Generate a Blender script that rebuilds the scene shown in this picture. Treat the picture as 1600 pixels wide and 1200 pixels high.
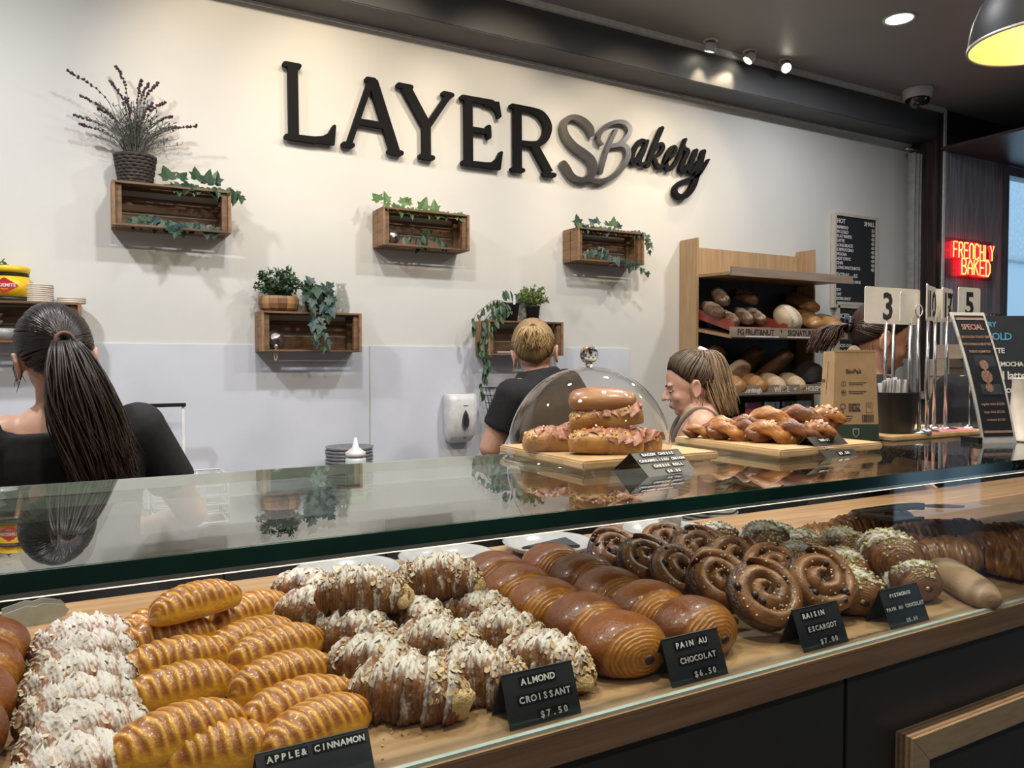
import bpy, bmesh, math, random
from mathutils import Vector, Matrix, Euler, Quaternion, noise as mnoise
random.seed(7)
PI = math.pi
for o in list(bpy.data.objects): bpy.data.objects.remove(o)
scene = bpy.context.scene
COL = scene.collection
# ------------------------------------------------------------------ camera
H = 1.5
YAW = math.radians(28.99); PITCH = math.radians(1.716); FOC = 1202.0
cam_d = bpy.data.cameras.new('camera'); cam = bpy.data.objects.new('camera', cam_d); COL.objects.link(cam)
cam.location = (0, 0, H); cam.rotation_euler = (PI/2 - PITCH, 0, -YAW)
cam_d.sensor_width = 36; cam_d.lens = FOC/1600*36; cam_d.clip_start = .02
scene.camera = cam
# ------------------------------------------------------------------ world, exposure
world = bpy.data.worlds.new('world'); scene.world = world; world.use_nodes = True
bg = world.node_tree.nodes['Background']; bg.inputs[0].default_value = (.50, .74, 1.0, 1); bg.inputs[1].default_value = 1.25
scene.view_settings.view_transform = 'Standard'; scene.view_settings.look = 'None'
scene.view_settings.exposure = 0.15; scene.view_settings.gamma = 1; scene.view_settings.use_curve_mapping = False
P_DOWN = 21.0
P_SPOT = 32.0
P_LED = 1.6        # strip under the glass (emission strength)

def at(px, py, Y=None, Z=None, X=None, D=None):
    """the point of the place seen at a photo position, on a known plane"""
    s, c = math.sin(YAW), math.cos(YAW); sp, cp = math.sin(PITCH), math.cos(PITCH)
    a = (px-800)/FOC; b = -(py-600)/FOC
    r = Vector((s*cp + a*c + b*s*sp, c*cp - a*s + b*c*sp, -sp + b*cp))
    if Y is not None: k = Y/r.y
    elif X is not None: k = X/r.x
    elif Z is not None: k = (Z-H)/r.z
    else: k = D/1.0
    return Vector((0, 0, H)) + r*k

# ------------------------------------------------------------------ materials
MATS = {}
def nmat(name):
    m = bpy.data.materials.new(name); m.use_nodes = True; nt = m.node_tree
    b = nt.nodes['Principled BSDF']; MATS[name] = m
    return m, nt, b
def L(nt, a, b): nt.links.new(a, b)
def N(nt, t, **kw):
    n = nt.nodes.new(t)
    for k, v in kw.items(): setattr(n, k, v)
    return n
def c4(c): return (c[0], c[1], c[2], 1)
def mixrgb(nt, fac, a, b):
    n = N(nt, 'ShaderNodeMix', data_type='RGBA')
    for sock, v in ((n.inputs[0], fac), (n.inputs[6], a), (n.inputs[7], b)):
        if hasattr(v, 'is_output'): L(nt, v, sock)
        elif isinstance(v, (tuple, list)): sock.default_value = c4(v)
        else: sock.default_value = v
    return n.outputs[2]
def math_(nt, op, a, b=None, clamp=False):
    n = N(nt, 'ShaderNodeMath', operation=op, use_clamp=clamp)
    for i, v in enumerate((a, b)):
        if v is None: continue
        if hasattr(v, 'is_output'): L(nt, v, n.inputs[i])
        else: n.inputs[i].default_value = v
    return n.outputs[0]
def noise_(nt, scale, detail=3, stretch=None, coord='Object', rough=.55):
    tc = N(nt, 'ShaderNodeTexCoord'); src = tc.outputs[coord]
    if stretch:
        mp = N(nt, 'ShaderNodeMapping'); mp.inputs['Scale'].default_value = stretch; L(nt, src, mp.inputs[0]); src = mp.outputs[0]
    n = N(nt, 'ShaderNodeTexNoise'); n.inputs['Scale'].default_value = scale; n.inputs['Detail'].default_value = detail
    n.inputs['Roughness'].default_value = rough
    L(nt, src, n.inputs['Vector']); return n.outputs['Fac']
def bump_(nt, b, h, strength, dist=.01):
    n = N(nt, 'ShaderNodeBump'); n.inputs['Strength'].default_value = strength; n.inputs['Distance'].default_value = dist
    L(nt, h, n.inputs['Height']); L(nt, n.outputs[0], b.inputs['Normal'])
def mat(name, col, rough=.5, metal=0., col2=None, scale=30, stretch=None, bump=0., bscale=None, coat=0., lo=.35, hi=.65, spec=None, sss=0.):
    if name in MATS: return MATS[name]
    m, nt, b = nmat(name)
    if col2 is None: col2 = tuple(x*.82 for x in col)
    f = noise_(nt, scale, 4, stretch)
    mr = N(nt, 'ShaderNodeMapRange'); mr.inputs[1].default_value = lo; mr.inputs[2].default_value = hi; L(nt, f, mr.inputs[0])
    L(nt, mixrgb(nt, mr.outputs[0], col, col2), b.inputs['Base Color'])
    b.inputs['Roughness'].default_value = rough; b.inputs['Metallic'].default_value = metal
    b.inputs['Coat Weight'].default_value = coat; b.inputs['Coat Roughness'].default_value = .12
    if spec is not None: b.inputs['Specular IOR Level'].default_value = spec
    if sss: b.inputs['Subsurface Weight'].default_value = sss; b.inputs['Subsurface Radius'].default_value = (.01, .004, .002)
    if bump: bump_(nt, b, noise_(nt, bscale or scale*3, 3, stretch), bump)
    return m
def emis(name, col, strength):
    m, nt, b = nmat(name)
    b.inputs['Base Color'].default_value = c4(col); b.inputs['Emission Color'].default_value = c4(col); b.inputs['Emission Strength'].default_value = strength
    return m
def thin_glass(name, tint=(.96, .985, .97), f0=.04, rough=0.):
    """clear sheet: what is behind shows through, reflections grow towards grazing angles"""
    m, nt, b = nmat(name); nt.nodes.remove(b)
    out = [n for n in nt.nodes if n.type == 'OUTPUT_MATERIAL'][0]
    lw = N(nt, 'ShaderNodeLayerWeight'); lw.inputs[0].default_value = .5
    p = math_(nt, 'POWER', lw.outputs['Facing'], 5.0)
    f = math_(nt, 'ADD', math_(nt, 'MULTIPLY', p, 1-f0), f0, True)
    t = N(nt, 'ShaderNodeBsdfTransparent'); t.inputs[0].default_value = c4(tint)
    g = N(nt, 'ShaderNodeBsdfGlossy'); g.inputs['Roughness'].default_value = rough; g.inputs[0].default_value = (1, 1, 1, 1)
    mx = N(nt, 'ShaderNodeMixShader'); L(nt, f, mx.inputs[0]); L(nt, t.outputs[0], mx.inputs[1]); L(nt, g.outputs[0], mx.inputs[2])
    L(nt, mx.outputs[0], out.inputs[0]); return m

wall_paint = mat('wall_paint', (.64, .625, .595), .6, col2=(.61, .60, .57), scale=2.5, bump=.04, bscale=220)
splash = mat('splash_panel', (.62, .64, .70), .28, col2=(.52, .54, .60), scale=3.2, lo=.45, hi=.8)
dark_paint = mat('dark_paint', (.085, .086, .092), .5, col2=(.078, .079, .084), scale=4)
ceil_paint = mat('ceiling_paint', (.32, .315, .31), .5, col2=(.30, .295, .29), scale=3)
white_trim = mat('white_trim', (.85, .85, .84), .4)
floor_m = mat('floor_tile', (.10, .10, .10), .35, col2=(.07, .07, .07), scale=6)
dark_wood = mat('dark_wood', (.055, .036, .034), .4, col2=(.022, .014, .015), scale=9, stretch=(9, 9, .35), bump=.05)
dark_wood_h = mat('dark_wood_across', (.055, .036, .034), .4, col2=(.022, .014, .015), scale=9, stretch=(.35, 9, 9), bump=.05)
grey_wood = mat('grey_wood', (.46, .45, .50), .42, col2=(.22, .21, .235), scale=11, stretch=(9, 9, .3), bump=.05)
oak = mat('oak', (.40, .25, .125), .45, col2=(.28, .165, .08), scale=7, stretch=(.5, 7, 7), bump=.03)
oak_edge = mat('oak_edge', (.34, .195, .105), .45, col2=(.22, .12, .062), scale=8, stretch=(.4, 8, 8), bump=.03)
oak_v = mat('oak_upright', (.46, .31, .17), .45, col2=(.36, .23, .12), scale=8, stretch=(8, 8, .5), bump=.03)
crate_w = mat('crate_wood', (.21, .115, .055), .6, col2=(.10, .052, .026), scale=7, stretch=(.6, 6, 6), bump=.12)
crate_e = mat('crate_end_wood', (.33, .19, .09), .6, col2=(.19, .10, .045), scale=9, stretch=(6, 1, 6), bump=.12)
ply = mat('plywood', (.50, .36, .21), .5, col2=(.42, .29, .16), scale=18, stretch=(1, 1, 6))
charcoal = mat('charcoal_laminate', (.036, .034, .034), .42, col2=(.032, .030, .030), scale=10)
black = mat('black_plastic', (.012, .012, .013), .38)
matte_black = mat('matte_black', (.010, .010, .011), .55, col2=(.013, .013, .014))
steel = mat('steel', (.62, .62, .63), .22, 1.0)
alu = mat('aluminium', (.72, .72, .70), .3, 1.0)
ceramic = mat('ceramic', (.36, .372, .372), .24, col2=(.33, .34, .34), scale=60, coat=.4)
white_plastic = mat('white_plastic', (.74, .73, .73), .35)
glass = thin_glass('clear_glass', (.95, .975, .965))
top_glass = thin_glass('counter_glass', (.90, .94, .92), .05)
front_glass = thin_glass('front_glass', (.985, .992, .99), .022)
acrylic = thin_glass('acrylic', (.965, .965, .96), .05)
green_edge = mat('glass_edge_green', (.004, .055, .036), .08, col2=(.002, .028, .02), scale=5, coat=.6)
pale_edge = mat('glass_edge_pale', (.50, .62, .58), .12, coat=.5)

# ------------------------------------------------------------------ mesh building
class MB:
    def __init__(s): s.v = []; s.f = []; s.attr = {}
    def add(s, v, f, **attr):
        n = len(s.v); s.v += [tuple(p) for p in v]; s.f += [tuple(i+n for i in q) for q in f]
        for k, a in attr.items(): s.attr.setdefault(k, {}).update({n+i: x for i, x in enumerate(a)})
        return s
    def box(s, c, d, rot=None):
        c = Vector(c); V = []
        for x in (-.5, .5):
            for y in (-.5, .5):
                for z in (-.5, .5):
                    p = Vector((x*d[0], y*d[1], z*d[2]))
                    if rot: p = rot @ p
                    V.append(c+p)
        return s.add(V, [(0, 1, 3, 2), (4, 6, 7, 5), (0, 4, 5, 1), (2, 3, 7, 6), (0, 2, 6, 4), (1, 5, 7, 3)])
    def bx(s, x0, x1, y0, y1, z0, z1): return s.box(((x0+x1)/2, (y0+y1)/2, (z0+z1)/2), (x1-x0, y1-y0, z1-z0))
    def tube(s, pts, r, n=8, squash=None, cap=True):
        pts = [Vector(p) for p in pts]; m = len(pts)
        rr = r if isinstance(r, (list, tuple)) else [r]*m
        V = []; up = None
        for i, p in enumerate(pts):
            t = (pts[min(i+1, m-1)] - pts[max(i-1, 0)])
            if t.length < 1e-9: t = Vector((0, 0, 1))
            t.normalize()
            if up is None:
                up = Vector((0, 0, 1)) if abs(t.z) < .9 else Vector((1, 0, 0))
            a = t.cross(up)
            if a.length < 1e-6: a = t.cross(Vector((0, 1, .1)))
            a.normalize(); b = a.cross(t).normalized(); up = b
            for k in range(n):
                w = 2*PI*k/n; q = squash or (1, 1)
                V.append(p + a*(math.cos(w)*rr[i]*q[0]) + b*(math.sin(w)*rr[i]*q[1]))
        F = [(i*n+k, i*n+(k+1) % n, (i+1)*n+(k+1) % n, (i+1)*n+k) for i in range(m-1) for k in range(n)]
        if cap: F += [tuple(range(n-1, -1, -1)), tuple(range((m-1)*n, m*n))]
        return s.add(V, F)
    def lathe(s, prof, n=32, c=(0, 0, 0), wob=None, cap=True):
        V = []; m = len(prof)
        for r, z in prof:
            for k in range(n):
                w = 2*PI*k/n; q = wob(w, z) if wob else 1
                V.append((c[0]+r*q*math.cos(w), c[1]+r*q*math.sin(w), c[2]+z))
        F = [(i*n+k, i*n+(k+1) % n, (i+1)*n+(k+1) % n, (i+1)*n+k) for i in range(m-1) for k in range(n)]
        if cap and prof[0][0] > 1e-3: F.append(tuple(range(n-1, -1, -1)))
        if cap and prof[-1][0] > 1e-3: F.append(tuple(range((m-1)*n, m*n)))
        return s.add(V, F)
    def shell(s, prof, t, n=32, c=(0, 0, 0), wob=None):
        """open vessel: the outline going up outside and back down inside"""
        inner = [(max(r-t, 0.0005), z) for r, z in reversed(prof)]
        inner[-1] = (inner[-1][0], inner[-1][1]+t)
        return s.lathe(list(prof)+inner, n, c, wob)
    def ell(s, c, r, rot=None, nu=16, nv=10):
        c = Vector(c); V = []
        for j in range(nv+1):
            th = PI*j/nv
            for k in range(nu):
                w = 2*PI*k/nu
                p = Vector((r[0]*math.sin(th)*math.cos(w), r[1]*math.sin(th)*math.sin(w), -r[2]*math.cos(th)))
                if rot: p = rot @ p
                V.append(c+p)
        F = [(j*nu+k, j*nu+(k+1) % nu, (j+1)*nu+(k+1) % nu, (j+1)*nu+k) for j in range(nv) for k in range(nu)]
        return s.add(V, F)
    def prism(s, base, vec):
        base = [Vector(p) for p in base]; vec = Vector(vec); n = len(base)
        V = base+[p+vec for p in base]
        F = [tuple(range(n)), tuple(range(2*n-1, n-1, -1))]+[(i, n+i, n+(i+1) % n, (i+1) % n) for i in range(n)]
        return s.add(V, F)
    def grid(s, fn, nu, nv, closed=True, names=()):
        V = []; A = {k: [] for k in names}
        for i in range(nu+1):
            for k in range(nv if closed else nv+1):
                q = fn(i/nu, k/nv); V.append(q[0])
                for nme, x in zip(names, q[1:]): A[nme].append(x)
        w = nv if closed else nv+1; F = []
        for i in range(nu):
            for k in range(nv):
                k2 = (k+1) % w
                F.append((i*w+k, i*w+k2, (i+1)*w+k2, (i+1)*w+k))
        return s.add(V, F, **A)
    def mesh(s, name='m', material=None, smooth=False, bevel=0, seg=2):
        me = bpy.data.meshes.new(name); me.from_pydata(s.v, [], s.f)
        for k, d in s.attr.items():
            a = me.attributes.new(k, 'FLOAT', 'POINT'); a.data.foreach_set('value', [d.get(i, 0.0) for i in range(len(s.v))])
        bm = bmesh.new(); bm.from_mesh(me)
        if not s.attr: bmesh.ops.remove_doubles(bm, verts=bm.verts, dist=1e-6)
        bmesh.ops.recalc_face_normals(bm, faces=bm.faces)
        if bevel: bmesh.ops.bevel(bm, geom=list(bm.edges), offset=bevel, segments=seg, affect='EDGES', clamp_overlap=True)
        bm.to_mesh(me); bm.free()
        if smooth: me.polygons.foreach_set('use_smooth', [True]*len(me.polygons))
        if material: me.materials.append(material)
        me.update(); return me
    def build(s, name, material, parent=None, smooth=False, bevel=0, loc=None, seg=2):
        return link(name, s.mesh(name, material, smooth, bevel, seg), parent, loc)
def link(name, me, parent=None, loc=None, rot=None, scale=None):
    o = bpy.data.objects.new(name, me); COL.objects.link(o); o.parent = parent
    if loc is not None: o.location = loc
    if rot is not None: o.rotation_euler = rot
    if scale is not None: o.scale = (scale,)*3 if isinstance(scale, (int, float)) else scale
    return o
def tag(o, label, cat, group=None, kind=None):
    o['label'] = label; o['category'] = cat
    if group: o['group'] = group
    if kind: o['kind'] = kind
    return o
def thing(name, label, cat, loc=(0, 0, 0), rotz=0, group=None, rot=None):
    o = bpy.data.objects.new(name, None); COL.objects.link(o); o.empty_display_size = .05
    o.location = loc; o.rotation_euler = rot or (0, 0, rotz)
    return tag(o, label, cat, group)
def struct(o, label=None):
    o['kind'] = 'structure'
    if label: o['label'] = label
    return o
def copy_tree(o, parent=None):
    c = o.copy(); COL.objects.link(c); c.parent = parent
    for ch in list(o.children): copy_tree(ch, c)
    return c
def R3(x, y, z): return Euler((x, y, z)).to_matrix()
FONTC = {}
def text_mb(txt, size, depth=.0006, bold=0., spacing=1., align='LEFT'):
    """lettering as a flat mesh in the local XY plane, facing +Z"""
    cu = bpy.data.curves.new('t', 'FONT'); cu.body = txt; cu.size = size; cu.extrude = depth/2; cu.offset = bold; cu.space_character = spacing
    cu.align_x = align; cu.resolution_u = 2
    o = bpy.data.objects.new('t', cu); me = o.to_mesh()
    mb = MB(); mb.add([v.co[:] for v in me.vertices], [tuple(p.vertices) for p in me.polygons])
    o.to_mesh_clear(); bpy.data.objects.remove(o); bpy.data.curves.remove(cu)
    return mb
def xf(mb, M):
    mb.v = [tuple(M @ Vector(p)) for p in mb.v]; return mb
def join(*mbs):
    r = MB()
    for m in mbs: r.add(m.v, m.f)
    return r
def smooth_path(pts, sub=6):
    """Catmull-Rom through points of any dimension"""
    out = []; n = len(pts)
    for i in range(n-1):
        p0, p1, p2, p3 = pts[max(i-1, 0)], pts[i], pts[i+1], pts[min(i+2, n-1)]
        for k in range(sub):
            t = k/sub
            out.append(tuple(.5*(2*b+(c-a)*t+(2*a-5*b+4*c-d)*t*t+(3*b-a-3*c+d)*t**3) for a, b, c, d in zip(p0, p1, p2, p3)))
    out.append(tuple(pts[-1])); return out

# ------------------------------------------------------------------ the room
YW = 3.4; YB = 3.2; ZC = 3.21; ZB = 3.01; XR = 5.07
XL = -2.6; YBACK = -3.0; XE = 8.6
struct(MB().bx(XL, XE, YBACK, YW+.6, -.06, 0).build('floor', floor_m), 'dark floor')
struct(MB().bx(XL, XE, YBACK, YB, ZC, ZC+.1).build('ceiling', ceil_paint), 'dark grey ceiling')
wb = struct(MB().bx(XL, XR, YW, YW+.12, 0, 3.3).build('wall_back', wall_paint), 'off-white back wall')
wl = struct(MB().bx(XL-.12, XL, YBACK, YW+.12, 0, 3.3).build('wall_left', wall_paint), 'off-white side wall')
struct(MB().bx(XE, XE+.12, YBACK, YB, 0, 3.3).build('wall_right', dark_wood), 'dark wood side wall')
# shop front behind the viewer: plain wall with a tall glazed doorway
wf = MB(); DX0, DX1, DZ = 6.6, 8.2, 2.5
wf.bx(XL, DX0, YBACK-.12, YBACK, 0, 3.3).bx(DX1, XE, YBACK-.12, YBACK, 0, 3.3).bx(DX0, DX1, YBACK-.12, YBACK, DZ, 3.3)
struct(wf.build('wall_front', mat('front_wall_paint', (.15, .145, .14), .6)), 'shop front wall')
wd = struct(bpy.data.objects.new('window_2', None), 'glazed shop doorway'); COL.objects.link(wd)
MB().bx(DX0, DX1, YBACK-.07, YBACK-.064, .05, DZ-.05).build('pane', glass, wd)
for a, b in ((DX0, DX0+.05), (DX1-.05, DX1), ((DX0+DX1)/2-.03, (DX0+DX1)/2+.03)): MB().bx(a, b, YBACK-.09, YBACK-.04, 0, DZ).build('stile', charcoal, wd)
# dropped bulkhead over the sign wall
struct(MB().bx(XL, XR, YB, YW, ZB, 3.3).build('ceiling_bulkhead', dark_paint, bevel=.004), 'black dropped bulkhead above the sign wall')
struct(MB().bx(XL, XR+.04, YB-.022, YB, ZC-.028, ZC).build('trim_1', white_trim), 'thin pale trim between ceiling and bulkhead')
struct(MB().bx(XL, XR, YW-.012, YW, ZB-.012, ZB).build('trim_2', white_trim), 'pale shadow line at the top of the wall')
# glossy splash panels on the lower wall
for i, (a, b) in enumerate(((XL, -.62), (-.615, 1.133), (1.138, 2.62))):
    struct(MB().bx(a, b-.003, YW-.008, YW, .9, 1.568).build('splash_panel', splash, wb), None)
# corner column, neon panel, window
struct(MB().bx(XR, XR+.07, YB, YW+.1, 0, 3.3).build('wall_column', dark_wood, bevel=.003), 'dark wood column at the end of the white wall')
struct(MB().bx(XR+.062, XR+.085, YB-.008, YB+.01, 0, ZC).build('trim_3', white_trim), 'thin white corner strip on the dark column')
XP = 5.79
struct(MB().bx(XR+.085, XP, YB, YB+.1, 0, 2.94).build('wall_panel', grey_wood), 'grey wood-grain panel behind the neon sign')
struct(MB().bx(XR+.07, XE, YB, YB+.1, 2.94, 3.3).build('wall_header', dark_wood_h), 'dark wood panelling above the window')
struct(MB().bx(XR+.03, XE, YB-.95, YB, 2.93, 2.95).build('ceiling_canopy', mat('canopy_wood', (.10, .065, .065), .35, col2=(.055, .034, .036), scale=9, stretch=(.35, 9, 9))), 'wood-lined canopy over the window')
win = struct(bpy.data.objects.new('window_1', None), 'tall window with grey frame, pale blue daylight outside'); COL.objects.link(win)
fm = mat('window_frame', (.21, .20, .22), .4, col2=(.13, .12, .13), scale=12, stretch=(8, 8, .4))
MB().bx(XP, XP+.10, YB-.03, YB+.1, .9, 2.925).build('jamb', fm, win, bevel=.004)
MB().bx(XP+.1, XE, YB, YB+.1, 2.86, 2.925).build('head_rail', fm, win, bevel=.004)
MB().bx(XP+.1, XE, YB, YB+.1, .9, .98).build('sill', fm, win, bevel=.004)
MB().bx(XP+.1, XE, YB+.05, YB+.056, .98, 2.86).build('pane', glass, win)
struct(MB().bx(XP, XE, YB, YB+.1, 0, .9).build('wall_under_window', dark_wood), 'dark wood wall below the window')
# pale neighbour building outside: only an eave line shows
nb = thing('neighbour_building', 'pale blue-grey rendered building across the lane outside the window', 'building', (12.5, 6.6, 0))
pale_render = mat('pale_render', (.66, .74, .80), .8, col2=(.62, .70, .77), scale=1.5)
MB().bx(-4.5, 4.5, 0, 2, 0, 3.0).build('wall', pale_render, nb)
MB().bx(-4.55, 4.55, -.04, 2, 3.0, 3.03).build('eave_flashing', mat('flashing', (.4, .45, .5), .5), nb)
MB().bx(-4.5, 4.5, 0.02, 2, 3.03, 5.4).build('upper_wall', mat('pale_render_upper', (.72, .79, .84), .8), nb)
# ------------------------------------------------------------------ lamps that light the place
lamp_white = emis('lamp_diffuser', (1.0, .98, .95), 9.0)
def downlight(x, y, energy, label, col=(.97, .98, 1.0)):
    t = thing('ceiling_downlight', label, 'downlight', (x, y, ZC), 0, 'recessed ceiling downlights')
    MB().lathe([(.062, -.004), (.075, -.006), (.078, 0), (.062, 0), (.062, -.004)], 32, cap=False).build('trim_ring', white_plastic, t, True)
    MB().lathe([(.0005, -.003), (.062, -.003), (.062, -.0015), (.0005, -.0015)], 32).build('diffuser', lamp_white, t)
    ld = bpy.data.lights.new('downlight', 'AREA'); ld.shape = 'DISK'; ld.size = .13; ld.energy = energy; ld.color = col; ld.spread = math.radians(175)
    lo = bpy.data.objects.new('lamp', ld); COL.objects.link(lo); lo.parent = t; lo.location = (0, 0, -.012)
downlight(3.58, 2.47, P_DOWN*.8, 'round white recessed downlight in the dark ceiling near the dome camera')
for (x, y) in ((.1, .75), (1.15, .75), (2.2, .75), (-.75, 2.2), (1.9, 1.9), (.6, 1.9), (-.2, -1.2), (2.0, -1.2)):
    downlight(x, y, P_DOWN*(1.6 if x < -.5 else 1.0 if 0 < y < 1 else .55 if y < 0 else 1.0), 'round white recessed downlight in the ceiling over the pastry counter', (1, .88, .70) if 0 < y < 1 else (.97, .98, 1.0))
def spot(x, y, z, target, energy, size, label, group=None, lit=True):
    """gimbal spot: mounting ring, can and glowing lens"""
    t = thing('spotlight', label, 'spotlight', (x, y, z), 0, group); t.scale = (.78,)*3
    d = (Vector(target)-Vector((x, y, z-.045))).normalized(); q = d.to_track_quat('-Z', 'Y').to_matrix()
    MB().lathe([(.05, -.008), (.052, 0), (.03, 0), (.03, -.008), (.05, -.008)], 24, cap=False).build('mounting_ring', white_plastic, t, True)
    can = MB().lathe([(.001, .03), (.03, .028), (.037, .015), (.04, -.03), (.036, -.032), (.034, -.025), (.001, -.025)], 24)
    can.v = [tuple(q @ Vector(p)+Vector((0, 0, -.045))) for p in can.v]; can.build('can', white_plastic, t, True)
    ln = MB().lathe([(.001, -.0262), (.033, -.0262), (.033, -.0255), (.001, -.0255)], 20)
    ln.v = [tuple(q @ Vector(p)+Vector((0, 0, -.045))) for p in ln.v]; ln.build('lens', emis('spot_lens', (1, .9, .7), 14) if 'spot_lens' not in MATS else MATS['spot_lens'], t)
    ld = bpy.data.lights.new('spot', 'SPOT'); ld.energy = energy; ld.color = (1.0, .80, .52); ld.spot_size = math.radians(size); ld.spot_blend = .75; ld.shadow_soft_size = .02
    lo = bpy.data.objects.new('lamp', ld); COL.objects.link(lo); lo.parent = t; lo.rotation_euler = d.to_track_quat('-Z', 'Y').to_euler(); lo.location = Vector((0, 0, -.045))+d*.034
# three gimbals beside the trim line
for i, (px, py, tx) in enumerate(((1113, 80, 2.9), (1175, 94, 2.6), (1230, 110, 3.9))):
    p = at(px, py, Y=YB-.09)
    spot(p.x, YB-.075, ZC, (tx, YW, 2.3) if i < 2 else (2.6, 1.2, 1.5), 9, 60,
         ['small white gimbal spotlight on the ceiling trim, farthest from the dome camera', 'half-hidden small white spotlight in the middle of the three on the trim', 'bright small white gimbal spotlight on the trim, nearest the dome camera'][i])
# warm wall-washers in front of the sign
for i, (x, tx, tz, k, sz) in enumerate(((.45, .62, 2.62, 1.0, 62), (1.05, 1.10, 2.6, .85, 58), (1.75, 1.75, 2.55, .9, 58), (2.45, 2.5, 2.5, 1.0, 58), (2.92, 2.95, 2.45, .8, 54))):
    spot(x, 2.25, ZC, (tx, YW, tz), P_SPOT*k, sz, 'white ceiling spotlight washing the bakery sign with warm light', 'spotlights washing the sign wall')
# pendant lamp
pp = at(1622, 66, X=2.38); PL = (pp.x, pp.y, pp.z)
pend = thing('pendant_lamp', 'black metal pendant lamp with glowing yellow inside, hanging near the window', 'lamp', PL)
R0 = .175
prof = [(R0, 0), (R0*.985, .03), (R0*.94, .07), (R0*.83, .12), (R0*.64, .165), (R0*.40, .195), (.045, .21), (.03, .225)]
MB().lathe(prof+[(.028, .222)]+[(r-.003, z) for r, z in reversed(prof[:-1])], 48, cap=False).build('lamp_shade', mat('pendant_black', (.012, .012, .013), .5, spec=.2), pend, True)
inn = [(r-.0042, z+.0005) for r, z in prof[:-1]]+[(.001, .212)]
MB().lathe(inn, 48, cap=False).build('shade_lining', mat('shade_lining', (.80, .62, .24), .45), pend, True)
MB().lathe([(R0+.002, -.004), (R0+.002, .004), (R0-.004, .004), (R0-.004, -.004), (R0+.002, -.004)], 48, cap=False).build('rim', mat('pendant_rim', (.5, .48, .45), .3, .6), pend, True)
MB().lathe([(.001, .07), (.02, .075), (.03, .10), (.028, .125), (.014, .16), (.013, .2)], 20).build('bulb', emis('warm_bulb', (1, .78, .36), 2.5), pend, True)
MB().tube([(0, 0, .22), (0, 0, ZC-PL[2])], .004, 6).build('cord', black, pend)
ld = bpy.data.lights.new('pendant', 'POINT'); ld.energy = 2.2; ld.color = (1, .80, .42); ld.shadow_soft_size = .03
lo = bpy.data.objects.new('lamp', ld); COL.objects.link(lo); lo.parent = pend; lo.location = (0, 0, .04)
# dome camera
p = at(1434, 140, Z=ZC)
sc = thing('security_camera', 'white dome security camera with dark bubble on the ceiling', 'camera', (p.x, p.y, ZC))
MB().lathe([(.001, 0), (.088, 0), (.09, -.01), (.082, -.055), (.074, -.06), (.001, -.06)], 40).build('housing', white_plastic, sc, True)
MB().lathe([(.073, -.058)]+[(.073*math.cos(a), -.058-.062*math.sin(a)) for a in [i*PI/20 for i in range(1, 10)]]+[(.001, -.12)], 40).build('bubble', mat('smoked_bubble', (.015, .016, .02), .05, coat=1), sc, True)
MB().ell((.02, -.03, -.095), (.02, .02, .02)).build('lens_ring', steel, sc, True)

# ------------------------------------------------------------------ the pastry counter
ZD = 1.067; ZT = 1.325; YF = .75; YD = 1.58; YT = 1.275
CX0, CX1 = -1.3, 3.6; XG = 1.42
deck = thing('pastry_counter', 'long oak-topped pastry counter with charcoal front panels', 'counter', (0, 0, 0))
MB().bx(CX0, CX1, YF, YD, ZD-.004, ZD).build('deck_top', oak, deck)
MB().bx(CX0, CX1, YF, YD, ZD-.041, ZD-.0042).build('deck_edge', oak_edge, deck, bevel=.0008)
for i, (a, b) in enumerate(((CX0, -.14), (-.134, 1.005), (1.011, 2.15), (2.156, CX1))):
    MB().bx(a, b, YF+.018, YF+.04, .1, ZD-.042).build('front_panel', charcoal, deck, bevel=.0012)
MB().bx(CX0, CX1, YF+.04, YF+.06, .06, ZD-.042).build('carcass_front', matte_black, deck)
MB().bx(CX0, CX1, YD-.06, YD-.03, .06, ZD-.042).build('carcass_back', charcoal, deck)
MB().bx(CX0, CX1, YF+.06, YD-.06, 0, .1).build('plinth', matte_black, deck)
# plywood frame on the front panel
fx0, fx1, fz1, fz0, fw = 1.13, 2.05, .905, .18, .045
fy = YF+.018
for nm, pts in (('frame_rail', [(fx0, fz1), (fx1, fz1), (fx1-fw, fz1-fw), (fx0+fw, fz1-fw)]), ('frame_rail', [(fx0, fz0), (fx0+fw, fz0+fw), (fx1-fw, fz0+fw), (fx1, fz0)]),
                ('frame_stile', [(fx0, fz0), (fx0, fz1), (fx0+fw, fz1-fw), (fx0+fw, fz0+fw)]), ('frame_stile', [(fx1, fz0), (fx1-fw, fz0+fw), (fx1-fw, fz1-fw), (fx1, fz1)])):
    MB().prism([(x, fy-.03, z) for x, z in pts], (0, .03, 0)).build(nm, ply, deck, bevel=.0008)
for k in range(3):   # visible ply layers
    MB().bx(fx0-.0006, fx0+.0005, fy-.0265+.009*k, fy-.0225+.009*k, fz0, fz1).build('ply_layer', oak_edge, deck)
    MB().bx(fx0, fx1, fy-.0265+.009*k, fy-.0225+.009*k, fz1-.0005, fz1+.0006).build('ply_layer', oak_edge, deck)
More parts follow.
